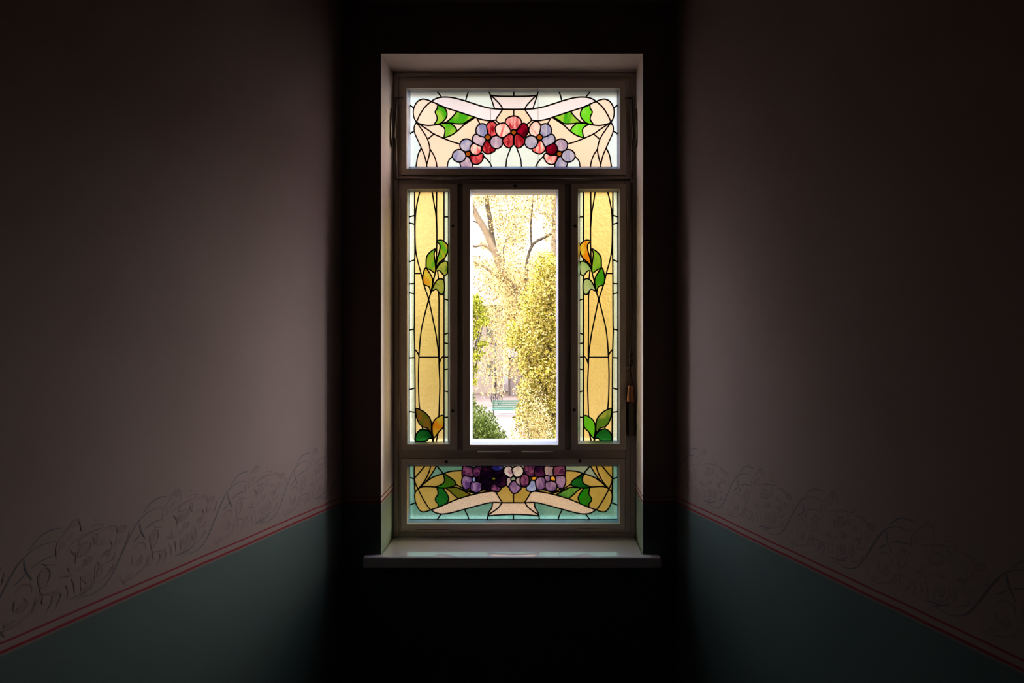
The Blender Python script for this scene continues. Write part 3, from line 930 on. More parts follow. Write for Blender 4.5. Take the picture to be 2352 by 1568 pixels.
W4 = empty('window_4'); tag(W4, 'narrow yellow stained glass side light right of the clear pane', 'stained glass window', kind='structure')
sash(W4, R_MR); side(W4, True, ['orange', 'green', 'green', 'pale', 'pale', 'moss', 'lime', 'deep'])

# ---- central clear casement
W3 = empty('window_3'); tag(W3, 'tall clear glass casement in the middle looking out on the garden', 'window', kind='structure')
sash(W3, R_MC)
a = rect(R_MC[2], YG); mb = MB()
mb.add([(a[0], YG, a[2]), (a[1], YG, a[2]), (a[1], YG, a[3]), (a[0], YG, a[3])], [(0, 1, 2, 3)])
mb.build('glass_pane', M['pane'], W3, recalc=False)

# ---- bottom light
C0, SC = (900, 1020), 2067/290
D0 = (1170, 1020)
botL = cv(C0, SC, [
 O((368,340),(368,555),(375,700),(380,800)), O((372,550),(385,630),(430,730),(470,810),(530,920),(600,1030),(635,1070)),
 O((430,730),(395,765),(375,830),(385,930),(420,1020),(465,1085),(510,1105),(580,1095),(640,1070)),
 O((303,545),(368,565)), O((303,990),(380,958)),
 O((372,552),(450,465),(548,345)), O((640,345),(610,450),(560,560),(500,650),(430,730)), O((738,345),(650,490),(570,600),(500,665),(430,730)),
 O((738,355),(845,480)), O((500,660),(580,600),(680,535),(845,478),(980,440),(1158,430)),
 O((430,728),(500,695),(600,690),(690,696),(740,699)),
 O((868,704),(950,711),(1060,705),(1130,735),(1210,780),(1298,830)), O((868,704),(950,765),(1000,815),(1090,890)),
 O((735,699),(752,760),(755,820),(715,880),(720,930),(755,970),(755,1035)), O((848,706),(858,745),(910,820),(932,890),(905,965)),
 O((1045,650),(1130,700),(1215,760),(1370,802)), 
 O((640,1070),(720,1120),(820,1140),(950,1125),(1180,1065),(1400,1005),(1580,960),(1700,950),(1800,955),(1992,955)),
 O((640,1070),(760,1030),(900,970),(1080,895),(1300,830),(1500,785),(1640,768)), O((1640,768),(1700,780),(1750,860),(1810,952)),
 O((1650,960),(1635,1040),(1590,1110),(1575,1165),(1565,1245)), O((1800,960),(1740,1040),(1590,1150)), O((1580,1172),(1750,1155),(1992,1145)),
 O((805,1145),(740,1245)), O((1190,1065),(1235,1150),(1265,1245)),
 C((843,472),(862,560),(855,620),(800,665),(715,698),(790,712),(870,715),(960,700),(1035,670),(1048,628),(1010,580),(930,528)),
])
botC = cv(C0, SC, [
 O((1992,795),(1992,955)), O((1992,1145),(1992,1245)),
 C((1180,340),(1160,430),(1165,515),(1240,530),(1315,520),(1340,460),(1332,390),(1240,372)),
 C((1180,525),(1150,600),(1165,680),(1215,735),(1290,680),(1310,600),(1305,545),(1240,530)),
 C((1310,625),(1288,700),(1310,750),(1372,787),(1440,760),(1472,690),(1445,630),(1380,612)),
 C((1340,400),(1430,362),(1490,388),(1480,460),(1420,540),(1350,520),(1335,460)), ell(1345,574,30,42),
 C((1490,388),(1560,380),(1640,375),(1670,440),(1680,500),(1600,560),(1500,540),(1460,480)),
 C((1640,375),(1690,335),(1790,340),(1812,400),(1745,445),(1665,420)),
 C((1455,570),(1470,640),(1530,670),(1600,675),(1645,600),(1560,565)), C((1630,675),(1615,740),(1680,762),(1745,770),(1782,705),(1720,655)),
 C((1740,520),(1840,480),(1892,560),(1875,650),(1795,692),(1715,650)), ell(1670,560,32,26), C((1400,545),(1440,520),(1470,560),(1460,600),(1390,600)),
 C((1470,680),(1500,735),(1600,750),(1620,700),(1600,675),(1520,665)),
 C((1665,440),(1740,445),(1820,420),(1840,480),(1740,520),(1690,520)),
 C((1912,358),(1845,400),(1852,480),(1950,542),(1982,480),(1972,400)), C((1890,545),(1945,555),(1962,600),(1900,690),(1878,620)), ell(1992,570,40,40),
])+cv(D0, SC, [
 C((50,400),(100,370),(150,348),(215,400),(218,470),(150,535),(90,515),(58,455)),
 C((40,620),(0,690),(30,760),(80,797),(150,762),(190,690),(120,620),(70,602)),
 C((110,570),(165,535),(182,600),(185,685),(115,620)),
 C((272,335),(250,440),(290,495),(380,530),(412,480),(412,335)), C((425,400),(480,368),(575,385),(578,490),(530,540),(450,552),(415,480)),
 ell(250,592,70,100), C((350,600),(395,590),(440,650),(432,740),(380,767),(300,752),(283,700),(330,650)),
 C((440,560),(540,540),(602,590),(592,680),(540,732),(460,722),(437,650)), C((355,555),(380,530),(450,535),(430,575),(400,590),(365,575)),
 C((580,370),(650,358),(730,385),(735,440),(705,520),(620,520),(580,460)), C((738,385),(880,340),(912,430),(892,515),(800,525),(735,500)),
 C((755,540),(890,522),(917,600),(890,690),(840,722),(765,650)), C((610,620),(700,600),(760,640),(772,700),(740,750),(670,772),(610,732),(590,670)),
 C((580,520),(665,530),(662,595),(605,605)), C((668,545),(710,520),(748,545),(748,600),(690,590)),
 O((440,760),(540,740),(620,760)), O((690,765),(760,765),(850,720)),
])+cv(C0, SC, [O((1215,735),(1300,760),(1372,795)), O((1440,770),(1530,735),(1640,768)), O((1372,787),(1372,802))])
def sc(x, y): return (C0[0]+x/SC, C0[1]+y/SC)
def sdd(x, y): return (D0[0]+x/SC, D0[1]+y/SC)
AB = 1179.4
bseed = []
def bb(x, y, g1, kind, g2=None, f=None):
    a = sc(x, y)
    bseed.append((a[0], a[1], g1, kind, f)); bseed.append((2*AB-a[0], a[1], g2 or g1, kind, f))
for p in ((335,450),(340,750),(350,1080),(600,1190),(1000,1180),(1400,1100),(1800,1190),(1450,1200)): bb(p[0], p[1], 'teal', 'background_glass')
bb(950,390,'teal','background_glass','tealg'); bb(740,450,'teal','background_glass','tealg'); bb(1380,360,'teal','background_glass')
bb(1850,362,'sky','background_glass')
for p in ((430,380),(450,560),(600,400),(660,430),(520,600),(700,600),(1080,550),(600,850),(450,950),(960,830),(1000,690),(1190,700),(1850,850),(1270,730),(1280,775),(1480,745),(1570,752),(1250,790),(395,710),(1340,780)): bb(p[0], p[1], 'amber', 'background_glass')
for p in ((1300,930),(1700,1000),(1850,1050)): bb(p[0], p[1], 'grain', 'ribbon')
bb(940,620,'forest','leaf','deep'); bb(1120,800,'bronze','leaf','fern'); bb(820,880,'deep','leaf','forest')
for (x_, y_, gg, k_, f_) in ((1240,450,'magenta','petal',1),(1225,620,'violet','petal',1),(1380,700,'violet','petal',1),(1400,440,'magenta','petal',1),(1345,574,'ice','flower_center',1),(1430,565,'night','petal',1),
    (1560,460,'night','petal',2),(1720,390,'blue','petal',2),(1520,610,'blue','petal',2),(1690,710,'magenta','petal',2),(1800,590,'night','petal',2),(1670,560,'bronze','flower_center',2),(1550,710,'night','petal',2),(1750,480,'night','petal',2),(1660,620,'night','petal',2),(1580,580,'night','petal',2),
    (1910,450,'whitev','petal',3),(1920,610,'mauve','petal',3),(1992,570,'tealg','flower_center',3)):
    a = sc(x_, y_); bseed.append((a[0], a[1], gg, k_, f_))
for (x_, y_, gg, k_, f_) in ((140,440,'whitev','petal',3),(90,700,'violet','petal',3),(155,600,'mauve','petal',3),
    (340,430,'magenta','petal',4),(500,460,'plum','petal',4),(250,590,'magenta','petal',4),(370,690,'ice','petal',4),(520,640,'violet','petal',4),(400,555,'gold','flower_center',4),
    (650,440,'mauve','petal',5),(820,440,'magenta','petal',5),(840,620,'violet','petal',5),(690,690,'violet','petal',5),(625,560,'violet','petal',5),(710,560,'gold','flower_center',5)):
    a = sdd(x_, y_); bseed.append((a[0], a[1], gg, k_, f_))
W5 = empty('window_5'); tag(W5, 'low stained glass light at the bottom with purple pansies above a beige ribbon', 'stained glass window', kind='structure')
sash(W5, R_BOT)
panel(W5, R_BOT[2], botL+mir(botL, AB)+grow(botC, 1.09), bseed, 'amber', debug='bottom')

# ---- small fittings
screw(W3, 1183, 427); screw(W2, 1040, 519); screw(W2, 1040, 943); screw(W4, 1321, 519); screw(W4, 1319, 941)
screw(W5, 1025, 1060); screw(W5, 1332, 1058)
hinge(W2, 916, 458, 920, 530); hinge(W2, 916, 912, 920, 990); hinge(W4, 1440, 458, 1444, 530)
hinge(W5, 962, 1216, 1032, 1220); hinge(W5, 1324, 1214, 1398, 1218)
hinge(W3, 1096, 1035, 1172, 1039); hinge(W3, 1198, 1035, 1270, 1039)

# ---- fanlight opener rods
YO = 2.765
def pts(L, Y=YO): return [P(a, b, Y) for a, b in L]
def opener(sgn, label):
    r = empty('fanlight_opener')
    X = (lambda a: a) if sgn < 0 else (lambda a: 2361-a)
    tag(r, label, 'window opener', 'levers that tilt the fanlight')
    mb = MB(); mb.tube(pts([(X(909), 222), (X(909), 250), (X(907.5), 285), (X(906), 312), (X(909), 335), (X(909), 370), (X(909), 412)]), 0.004); mb.build('rod', M['iron'], r)
    mb = MB(); mb.tube(pts([(X(899), 250), (X(897), 285), (X(896), 312), (X(900), 338)], 2.745), [0.003, 0.006, 0.008, 0.004]); mb.build('lever', M['iron'], r)
    mb = MB(); c = P(X(925), 225, 2.784); d = P(X(909), 225, YO)
    mb.tube([c, d], 0.0035); mb.build('bracket', M['iron'], r)
    mb = MB(); c = P(X(908), 322, YO); mb.lathe(c+Vector((0, -0.012, 0)), (0, 1, 0), [(-.004, .003), (0, .006), (.006, .007), (.018, .005)], 14); mb.build('knob', M['iron'], r)
    return r
opener(-1, 'dark metal lever with knob beside the left edge of the top fanlight')
opener(1, 'dark metal lever with knob beside the right edge of the top fanlight')
r = empty('connecting_rod'); r = None
for o_ in [o for o in bpy.data.objects if o.name.startswith('connecting_rod')]: bpy.data.objects.remove(o_)
mb = MB(); mb.tube(pts([(913, 412), (1180, 412), (1448, 413)]), 0.0045)
tag(mb.build('connecting_rod', M['iron']), 'thin dark metal rod running across under the fanlight', 'rod')
r = empty('opener_handle')
tag(r, 'long dark opener rod with copper grip hanging at the right edge of the window', 'window opener')
mb = MB(); mb.tube(pts([(1451, 420), (1451, 600), (1450, 798)]), 0.0042); mb.build('rod', M['iron'], r)
mb = MB(); c = P(1449.5, 838, YO)
mb.lathe(c, (0, 0, 1), [(0, .006), (.004, .0085), (.022, .0085), (.026, .006), (.032, .006), (.036, .0085), (.046, .0085), (.050, .0055), (.062, .0055), (.07, .004)], 16)
mb.build('collar', M['iron'], r)
mb = MB(); mb.tube(pts([(1449, 838), (1446.5, 850), (1449, 862), (1451, 872), (1451, 886)]), 0.0035); mb.build('link', M['iron'], r)
mb = MB(); c = P(1449, 922, YO)
mb.lathe(c, (0, 0, 1), [(0, .0165), (.002, .0168), (.04, .0135), (.062, .0115), (.066, .009)], 24)
mb.build('grip', M['copper'], r)
mb = MB(); c0 = P(1442, 1000, 2.79); c1 = P(1456, 923, 2.79)
mb.box(c0.x, c1.x, 2.775, 2.799, c0.z, c1.z); mb.build('holder', M['iron'], r, bevel=0.002)

# ============================================================ the garden outside
GZ = -4.4
rng = np.random.default_rng(7)
random.seed(7)
M['lawn'] = paint('sunlit garden ground', (0.069, 0.060, 0.028), (0.097, 0.079, 0.046), 0.95, scale=0.6)
M['earth'] = paint('reddish earth bed', (0.088, 0.047, 0.035), (0.132, 0.079, 0.059), 0.95, scale=0.8)
M['path'] = paint('pale pink gravel path', (0.11, 0.075, 0.062), (0.145, 0.102, 0.086), 0.95, scale=3)
M['bark'] = paint('pale birch bark', (0.176, 0.118, 0.076), (0.260, 0.193, 0.134), 0.9, scale=5)
M['barkd'] = paint('grey brown bark', (0.067, 0.046, 0.034), (0.109, 0.080, 0.055), 0.9, scale=5)
M['render'] = paint('pinkish house render', (0.200, 0.150, 0.128), (0.229, 0.178, 0.154), 0.9, scale=1)
M['slate'] = paint('grey violet slate', (0.087, 0.074, 0.084), (0.121, 0.104, 0.114), 0.8, scale=3)
M['wglass'] = paint('house window glass', (0.059, 0.059, 0.055), (0.101, 0.097, 0.084), 0.2)
M['wood'] = paint('weathered shed boards', (0.101, 0.071, 0.071), (0.143, 0.105, 0.101), 0.9, scale=4)
M['bench'] = paint('pale green bench paint', (0.029, 0.088, 0.059), (0.047, 0.118, 0.083), 0.6)
M['tyre'] = paint('dark bicycle tyre', (0.021, 0.013, 0.013), (0.034, 0.021, 0.017), 0.8)
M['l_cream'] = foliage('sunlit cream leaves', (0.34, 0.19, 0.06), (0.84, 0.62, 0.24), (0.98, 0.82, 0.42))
M['l_yellow'] = foliage('yellow green leaves', (0.13, 0.11, 0.005), (0.58, 0.47, 0.06), (0.98, 0.80, 0.24))
M['l_green'] = foliage('fresh green leaves', (0.04, 0.07, 0.01), (0.11, 0.15, 0.025), (0.24, 0.27, 0.09))
M['l_maple'] = foliage('green yellow maple leaves', (0.10, 0.12, 0.005), (0.34, 0.34, 0.03), (0.58, 0.52, 0.08))
M['l_orange'] = foliage('orange and pink leaves', (0.34, 0.12, 0.03), (0.74, 0.36, 0.14), (0.86, 0.56, 0.34))
M['l_olive'] = foliage('olive leaves', (0.12, 0.11, 0.01), (0.28, 0.26, 0.05), (0.46, 0.40, 0.12))

def slabg(name, x0, x1, y0, y1, z0, z1, mat, label, cat):
    mb = MB(); mb.box(x0, x1, y0, y1, z0, z1)
    return tag(mb.build(name, mat), label, cat, kind='structure')
slabg('ground', -90, 90, 3.2, 160, GZ-.3, GZ, M['lawn'], 'sunlit garden ground seen through the clear pane', 'ground')
slabg('earth_bed', -14, 14, 44, 62, GZ, GZ+.02, M['earth'], 'reddish earth strip before the garden house', 'ground')
slabg('gravel_path', -14, 14, 41.2, 44, GZ, GZ+.03, M['path'], 'pale gravel path crossing behind the green bench', 'path')
mb = MB()
pp = [(-0.6, 16, 0.5), (0.1, 24, 0.5), (0.2, 32, 0.6), (-0.3, 41.2, 0.8)]
vv = []
for x_, y_, h_ in pp: vv += [(x_-h_, y_, GZ+.02), (x_+h_, y_, GZ+.02)]
mb.add(vv, [(2*i, 2*i+1, 2*i+3, 2*i+2) for i in range(3)])
tag(mb.build('garden_path', M['path']), 'pale pink path leading up between the bushes', 'path', kind='structure')

def leaves_mesh(name, centers, spread, count, size, mat, parent, hang=0.0, aspect=0.55):
    """small pointed leaves scattered around twig points"""
    c = np.array(centers, dtype=float); sp = np.array(spread, dtype=float)
    if sp.ndim == 1: sp = np.repeat(sp[:, None], 3, 1)
    w_ = sp[:, 0]*sp[:, 1]*sp[:, 2]; w_ = w_**0.75; w_ /= w_.sum()
    k = rng.choice(len(c), count, p=w_)
    d = rng.normal(size=(count, 3)); d /= np.linalg.norm(d, axis=1)[:, None]
    rad = rng.random(count)**0.45
    p = c[k]+d*sp[k]*rad[:, None]
    ax = rng.normal(size=(count, 3)); ax[:, 2] -= hang; ax /= np.linalg.norm(ax, axis=1)[:, None]
    b = rng.normal(size=(count, 3)); nb = np.cross(ax, b); nb /= np.linalg.norm(nb, axis=1)[:, None]
    s = size*(0.6+0.8*rng.random(count))[:, None]
    nrm = np.cross(ax, nb)
    v = np.stack([p, p+ax*s*.5+nb*s*aspect*.5+nrm*s*.08, p+ax*s, p+ax*s*.5-nb*s*aspect*.5+nrm*s*.08], 1).reshape(-1, 3)
    me = bpy.data.meshes.new(name)
    me.vertices.add(count*4); me.vertices.foreach_set('co', v.ravel())
    me.loops.add(count*4); me.loops.foreach_set('vertex_index', np.arange(count*4))
    me.polygons.add(count); me.polygons.foreach_set('loop_start', np.arange(0, count*4, 4)); me.polygons.foreach_set('loop_total', np.full(count, 4))
    me.update()
    return obj(name, me, mat, parent)

def px3(x_, y_, Y): return tuple(P(x_, y_, Y))

# --- the tall pale tree in front (branches as in the photo)
YT = 20.0
T = empty('birch_tree'); tag(T, 'tall pale sunlit tree with slender branches filling the clear pane', 'tree')
mb = MB()
def br(L, r0, r1, Y=YT, jit=0.0):
    L2 = spline(L, step=12); n_ = len(L2)
    mb.tube([P(a, b, Y+jit*math.sin(i*.7)) for i, (a, b) in enumerate(L2)], [r0+(r1-r0)*i/(n_-1) for i in range(n_)], 8)
br([(1236, 1194), (1228, 1000), (1216, 820), (1208, 730), (1196, 700), (1178, 660), (1160, 640)], 0.15, 0.12)
mb.build('trunk', M['bark'], T)
mb = MB(); br([(1162, 644), (1148, 608), (1133, 570), (1115, 530), (1092, 490), (1070, 440), (1060, 380)], 0.12, 0.07); mb.build('branch', M['bark'], T)
mb = MB(); br([(1138, 585), (1130, 540), (1126, 505), (1120, 475), (1117, 440), (1112, 380)], 0.08, 0.05); mb.build('branch', M['barkd'], T)
mb = MB(); br([(1206, 700), (1211, 600), (1225, 560), (1245, 548), (1270, 535), (1300, 520)], 0.055, 0.035); mb.build('branch', M['barkd'], T)
mb = MB(); br([(1221, 566), (1219, 520), (1223, 470), (1228, 420)], 0.028, 0.02); mb.build('branch', M['barkd'], T)
mb = MB(); br([(1140, 590), (1124, 570), (1108, 562), (1092, 566), (1070, 560)], 0.05, 0.03); mb.build('branch', M['bark'], T)
mb = MB(); br([(1120, 532), (1108, 520), (1098, 512), (1086, 508), (1070, 512)], 0.03, 0.02); mb.build('branch', M['barkd'], T)
mb = MB(); br([(1163, 650), (1157, 600), (1158, 560), (1168, 545)], 0.03, 0.02); mb.build('branch', M['barkd'], T)
mb = MB(); br([(1205, 730), (1230, 690), (1262, 640), (1275, 560), (1274, 440), (1272, 380)], 0.14, 0.10); mb.build('branch', M['bark'], T)
mb = MB(); br([(1150, 640), (1120, 618), (1090, 602), (1050, 590)], 0.05, 0.03); mb.build('branch', M['bark'], T)
cen = []; spr = []
def blob(x_, y_, rx, ry, Y=YT, dep=1.2):
    cen.append(px3(x_, y_, Y)); spr.append((rx/F*Y, dep, ry/F*Y))
for (x_, y_, rx, ry) in ((1195,640,50,50),(1175,560,40,50),(1150,500,40,40),(1110,455,40,30),(1210,470,45,40),(1255,450,30,45),(1165,445,35,20),(1130,650,50,40),(1230,640,50,45),
                         (1180,700,60,50),(1120,720,45,40),(1160,760,40,40),(1100,605,35,18),(1215,740,50,50),(1262,500,18,70),(1190,520,30,45),(1250,690,50,60),(1160,610,40,35),
                         (1170,400,90,40),(1080,400,70,50),(1280,380,80,60),(1340,500,60,110),(1020,520,60,120),(1340,700,80,120),(1000,720,70,80),(1200,300,200,70),(1150,170,170,80)):
    blob(x_, y_, rx, ry)
leaves_mesh('foliage', cen, spr, 52000, 0.060, M['l_cream'], T, hang=0.6)
cen = []; spr = []
for i in range(26):
    x_ = 1100+i*4.2+random.uniform(-4, 4); y0 = random.uniform(760, 800); y1 = random.uniform(850, 905)
    for k in range(6):
        blob(x_+random.uniform(-2, 2), y0+(y1-y0)*k/5, 5, 10, YT, .5)
leaves_mesh('hanging_foliage', cen, spr, 3600, 0.05, M['l_cream'], T, hang=1.5)

def tree(name, label, base, blobs, count, size, lm, bark, trunk_r=0.18, top=None, group=None, cat='tree'):
    T = empty(name); tag(T, label, cat, group)
    cs = [b[0] for b in blobs]; ss = [b[1] for b in blobs]
    tp = top or tuple(np.mean(np.array(cs), 0))
    mb = MB(); bx, by = base
    mb.tube([(bx, by, GZ), (bx*.6+tp[0]*.4, by*.6+tp[1]*.4, GZ+(tp[2]-GZ)*.5), tp], [trunk_r, trunk_r*.8, trunk_r*.35], 8)
    for c in cs[:14]:
        q = Vector((bx*.5+tp[0]*.5, by*.5+tp[1]*.5, GZ+(tp[2]-GZ)*.55)); c_ = Vector(c)
        mb.tube([q, (q+c_)/2+Vector((0, 0, .15)), c_], [trunk_r*.3, trunk_r*.2, trunk_r*.08], 6)
    mb.build('trunk', bark, T)
    leaves_mesh('foliage', cs, ss, count, size, lm, T)
    return T
def bl(x_, y_, rx, ry, Y, dep): return (px3(x_, y_, Y), (rx/F*Y, dep, ry/F*Y))
# dense yellow green tree on the right
Y2 = 17.0
B = [bl(x_, y_, rx, ry, Y2, 1.0) for (x_, y_, rx, ry) in ((1225,700,35,50),(1255,650,40,50),(1270,740,50,60),(1220,780,38,50),(1245,850,45,50),(1200,820,14,40),(1215,900,28,35),(1290,830,60,80),(1340,720,80,110),(1255,610,30,30),(1180,770,16,35),(1275,920,40,40),(1350,600,60,80),(1230,960,50,60),(1320,980,60,60))]
T2 = tree('broadleaf_tree', 'dense yellow green tree at the right side of the clear pane', (2.0, Y2), B, 30000, 0.072, M['l_yellow'], M['barkd'])
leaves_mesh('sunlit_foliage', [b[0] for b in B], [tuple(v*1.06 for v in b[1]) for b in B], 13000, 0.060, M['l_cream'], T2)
# maple branches on the left
Y3 = 14.0
B = [bl(x_, y_, rx, ry, Y3, .6) for (x_, y_, rx, ry) in ((1092,690,18,14),(1100,715,20,16),(1112,735,14,8),(1090,760,14,20),(1104,742,20,10),(1092,815,20,16),(1086,850,12,14),(1108,790,12,8),(1060,700,40,40),(1040,780,50,60),(1000,700,60,80),(1030,860,60,50),(980,800,60,70),(1088,875,10,8))]
tree('maple_tree', 'green maple with dark leaves at the left edge of the clear pane', (-1.5, Y3), B, 9000, 0.062, M['l_maple'], M['barkd'], 0.12)
# far cream trees closing the view
YB = 74.0
B = [bl(x_, y_, rx, ry, YB, 3) for (x_, y_, rx, ry) in ((1150,640,40,40),(1190,720,40,60),(1130,560,30,20),(1240,600,40,30),(1215,660,40,40),(1180,800,30,50),(1160,700,30,40))]
tree('poplar_tree', 'pale hazy tree far behind the garden house', (1.0, YB), B, 16000, 0.2, M['l_cream'], M['barkd'], 0.3)
# row of far trees along the end of the garden
rr = random.Random(3)
for i, (x_, Y) in enumerate(((-34, 66), (-26, 70), (-18, 67), (9, 66), (16.5, 71), (24, 66), (31.5, 71), (39, 66))):
    h_ = rr.uniform(6.5, 9.5); cs = []
    for k in range(9):
        cs.append(((x_+rr.uniform(-2.2, 2.2), Y+rr.uniform(-1.2, 1.2), GZ+h_*rr.uniform(.3, .95)), (2.0, 1.6, 1.9)))
    tree('far_tree', 'hazy tree in the row along the far end of the garden', (x_, Y), cs, 5000, 0.3, M['l_yellow'] if i % 2 else M['l_olive'], M['barkd'], 0.22, group='row of far trees')
# bushes
def bush(name, label, x_, ytop, w_px, Y, lm, count, size, ground_y=None, group='garden bushes below the clear pane'):
    T = empty(name); tag(T, label, 'bush', group)
    cx, zt_ = XZ(x_, ytop, Y); hw = w_px/2/F*Y; h = zt_-GZ
    cs = []; ss = []
    rr = random.Random(int(x_*7+Y))
    for k in range(16):
        a = rr.uniform(0, 2*PI); q = rr.random()**.5*.6
        zz_ = rr.uniform(.25, .78)
        sh = math.sqrt(max(.1, 1-(zz_-.3)**2*1.6))
        cs.append((cx+hw*q*math.cos(a)*sh, Y+hw*q*math.sin(a)*sh, GZ+h*zz_)); ss.append((hw*.45, hw*.45, h*.22))
    mb = MB()
    for c in cs[:9]: mb.tube([(cx+(c[0]-cx)*.1, Y+(c[1]-Y)*.1, GZ), ((cx+c[0])/2, (Y+c[1])/2, (GZ+c[2])/2), c], [0.03, .022, .01], 6)
    mb.build('stem', M['barkd'], T)
    leaves_mesh('foliage', cs, ss, count, size, lm, T)
bush('leafy_bush', 'round dark green bush at the lower left of the clear pane', 1110, 918, 160, 22, M['l_green'], 15000, 0.085)
bush('leafy_bush', 'bright green upright bush at the far left below the maple', 1078, 885, 50, 24, M['l_green'], 3500, 0.08)
bush('flowering_bush', 'orange and pink bush beside the pale path', 1214, 950, 74, 13.4, M['l_orange'], 9000, 0.045)
bush('leafy_bush', 'olive green bush at the lower right of the clear pane', 1286, 938, 84, 12.4, M['l_olive'], 10000, 0.045)
bush('leafy_bush', 'pale cream sunlit bush above the orange bush', 1236, 856, 112, 15.6, M['l_cream'], 11000, 0.05)
bush('leafy_bush', 'low cream leaved bush right of the dark green bush', 1180, 958, 44, 17.5, M['l_cream'], 3500, 0.05)
# more greenery to either side, for the coloured lights
for (x_, Y, r_, lm, lab) in ((-9, 26, 3.2, M['l_green'], 'broad green tree left of the garden view'), (9.5, 24, 3.2, M['l_yellow'], 'broad yellow green tree right of the garden view'), (-4.6, 19, 1.4, M['l_green'], 'slim green tree behind the left coloured glass'), (4.6, 18, 1.4, M['l_olive'], 'slim olive tree behind the right coloured glass')):
    B = [((x_+random.uniform(-r_, r_)*.7, Y+random.uniform(-r_, r_)*.5, GZ+r_*random.uniform(.7, 1.9)), (r_*.5,)*3) for k in range(10)]
    tree('garden_tree', lab, (x_, Y), B, 7000, 0.16, lm, M['barkd'], group='trees beside the garden view')

# --- garden house at the back left
H = empty('garden_house'); tag(H, 'pinkish rendered house with grey slate roof behind the trees at the left', 'house')
YH = 52.0
x1_, z1_ = XZ(1155, 700, YH)
mb = MB(); mb.box(-9.5, x1_, YH, YH+7, GZ, z1_); mb.build('wall', M['render'], H)
mb = MB()
rx0, rx1 = -10.0, XZ(1120, 690, YH)[0]; zr = XZ(1100, 628, YH)[1]
mb.add([(rx0, YH-.5, z1_), (x1_+.1, YH-.5, z1_), (x1_+.1, YH+7.5, z1_), (rx0, YH+7.5, z1_), (rx0, YH+3.5, zr), (XZ(1092, 0, YH)[0], YH+3.5, zr)],
       [(0, 1, 5, 4), (1, 2, 5), (2, 3, 4, 5), (3, 0, 4), (0, 3, 2, 1)])
mb.build('roof', M['slate'], H)
mb = MB(); a = P(1136, 705, YH-.12); mb.tube([(a.x, YH-.12, z1_), (a.x, YH-.12, GZ+2), (a.x, YH-.12, GZ)], .06, 8); mb.build('drainpipe', M['slate'], H)
for (u0, v0, u1, v1) in ((1119, 755, 1129, 786), (1119, 722, 1128, 736), (1096, 765, 1106, 795), (1119, 830, 1129, 860)):
    a = P(u0, v0, YH); b = P(u1, v1, YH)
    mb = MB(); mb.ring([(a.x-.06, b.x+.06, b.z-.06, a.z+.06, YH-.05), (a.x, b.x, b.z, a.z, YH-.05), (a.x, b.x, b.z, a.z, YH-.005), (a.x-.06, b.x+.06, b.z-.06, a.z+.06, YH-.005)])
    f = mb.build('window', M['path'], H)
    mb = MB(); mb.box(a.x, b.x, YH-.02, YH-.003, b.z, a.z); mb.build('window_pane', M['wglass'], f)
# --- shed
Hs = empty('garden_shed'); tag(Hs, 'grey brown wooden shed seen between the hanging branches', 'shed')
a = P(1167, 820, 50); b = P(1218, 900, 50)
mb = MB(); mb.box(a.x, b.x, 50, 53, GZ, a.z); mb.build('wall', M['wood'], Hs)
mb = MB(); mb.add([(a.x-.05, 49.7, a.z), (b.x+.2, 49.7, a.z), (b.x+.2, 53.3, a.z+.5), (a.x-.05, 53.3, a.z+.5), (a.x-.05, 49.7, a.z+.1), (b.x+.2, 49.7, a.z+.1), (b.x+.2, 53.3, a.z+.6), (a.x-.05, 53.3, a.z+.6)],
      [(0,1,2,3),(4,7,6,5),(0,4,5,1),(1,5,6,2),(2,6,7,3),(3,7,4,0)]); mb.build('roof', M['slate'], Hs)
for u in (1169, 1196):
    c = P(u, 0, 50); mb = MB(); mb.box(c.x-.05, c.x+.05, 49.94, 49.995, GZ, a.z-.05); mb.build('post', M['barkd'], Hs)

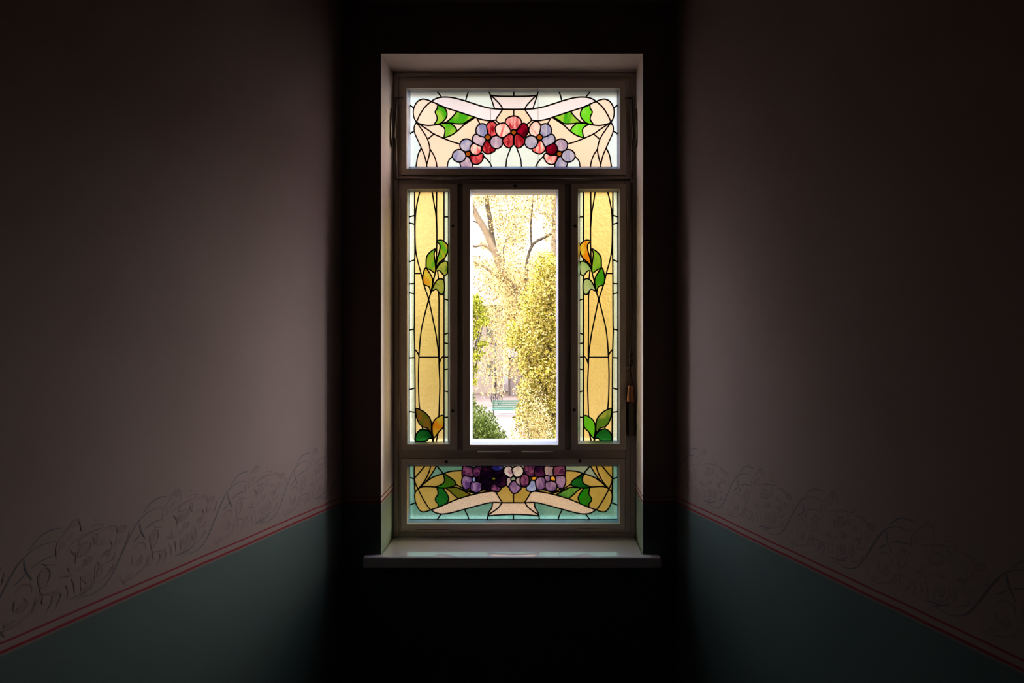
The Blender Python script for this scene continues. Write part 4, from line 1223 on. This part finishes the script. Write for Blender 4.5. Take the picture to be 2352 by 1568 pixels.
# --- green bench
Bn = empty('garden_bench'); tag(Bn, 'green slatted garden bench beyond the dark bush', 'bench')
bx, by = XZ(1163, 940, 40)[0], 40.2
for k in range(4):
    mb = MB(); mb.box(bx-.85, bx+.85, by+.30, by+.33, GZ+.46+k*.12, GZ+.55+k*.12); mb.build('back_slat', M['bench'], Bn)
for k in range(4):
    mb = MB(); mb.box(bx-.85, bx+.85, by-.16+k*.11, by-.07+k*.11, GZ+.40, GZ+.43); mb.build('seat_slat', M['bench'], Bn)
for sx in (-.75, .75):
    mb = MB(); mb.box(bx+sx-.03, bx+sx+.03, by-.14, by-.08, GZ, GZ+.40); mb.build('leg', M['tyre'], Bn)
    mb = MB(); mb.box(bx+sx-.03, bx+sx+.03, by+.33, by+.39, GZ, GZ+.95); mb.build('leg', M['tyre'], Bn)
# --- bicycle
Bk = empty('bicycle'); tag(Bk, 'small dark bicycle standing on the earth before the house', 'bicycle')
c = P(1141, 0, 45); cx = c.x
def wheel(x_, y_):
    mb = MB(); R = .32; n_ = 24
    mb.tube([(x_+R*.45*math.cos(2*PI*k/n_), y_+R*.9*math.cos(2*PI*k/n_), GZ+R+.03+R*math.sin(2*PI*k/n_)) for k in range(n_+1)], .035, 6, caps=False)
    for k in range(6):
        a_ = PI*k/6
        mb.tube([(x_+R*.45*math.cos(a_), y_+R*.9*math.cos(a_), GZ+R+.03+R*math.sin(a_)), (x_-R*.45*math.cos(a_), y_-R*.9*math.cos(a_), GZ+R+.03-R*math.sin(a_))], .006, 4)
    mb.build('wheel', M['tyre'], Bk)
wheel(cx+.2, 45.2); wheel(cx-.25, 46.1)
mb = MB(); z0 = GZ+.35
mb.tube([(cx+.2, 45.2, z0), (cx+.15, 45.3, z0+.55), (cx-.12, 45.85, z0+.5), (cx-.02, 45.65, z0-.02), (cx+.15, 45.3, z0+.45)], .02, 6)
mb.tube([(cx-.25, 46.1, z0), (cx-.12, 45.85, z0+.5), (cx-.02, 45.65, z0-.02), (cx-.25, 46.1, z0)], .018, 6); mb.build('bicycle_frame', M['tyre'], Bk)
mb = MB(); mb.tube([(cx-.1, 45.15, z0+.62), (cx+.15, 45.3, z0+.60), (cx+.4, 45.42, z0+.62)], .018, 6); mb.build('handlebar', M['tyre'], Bk)
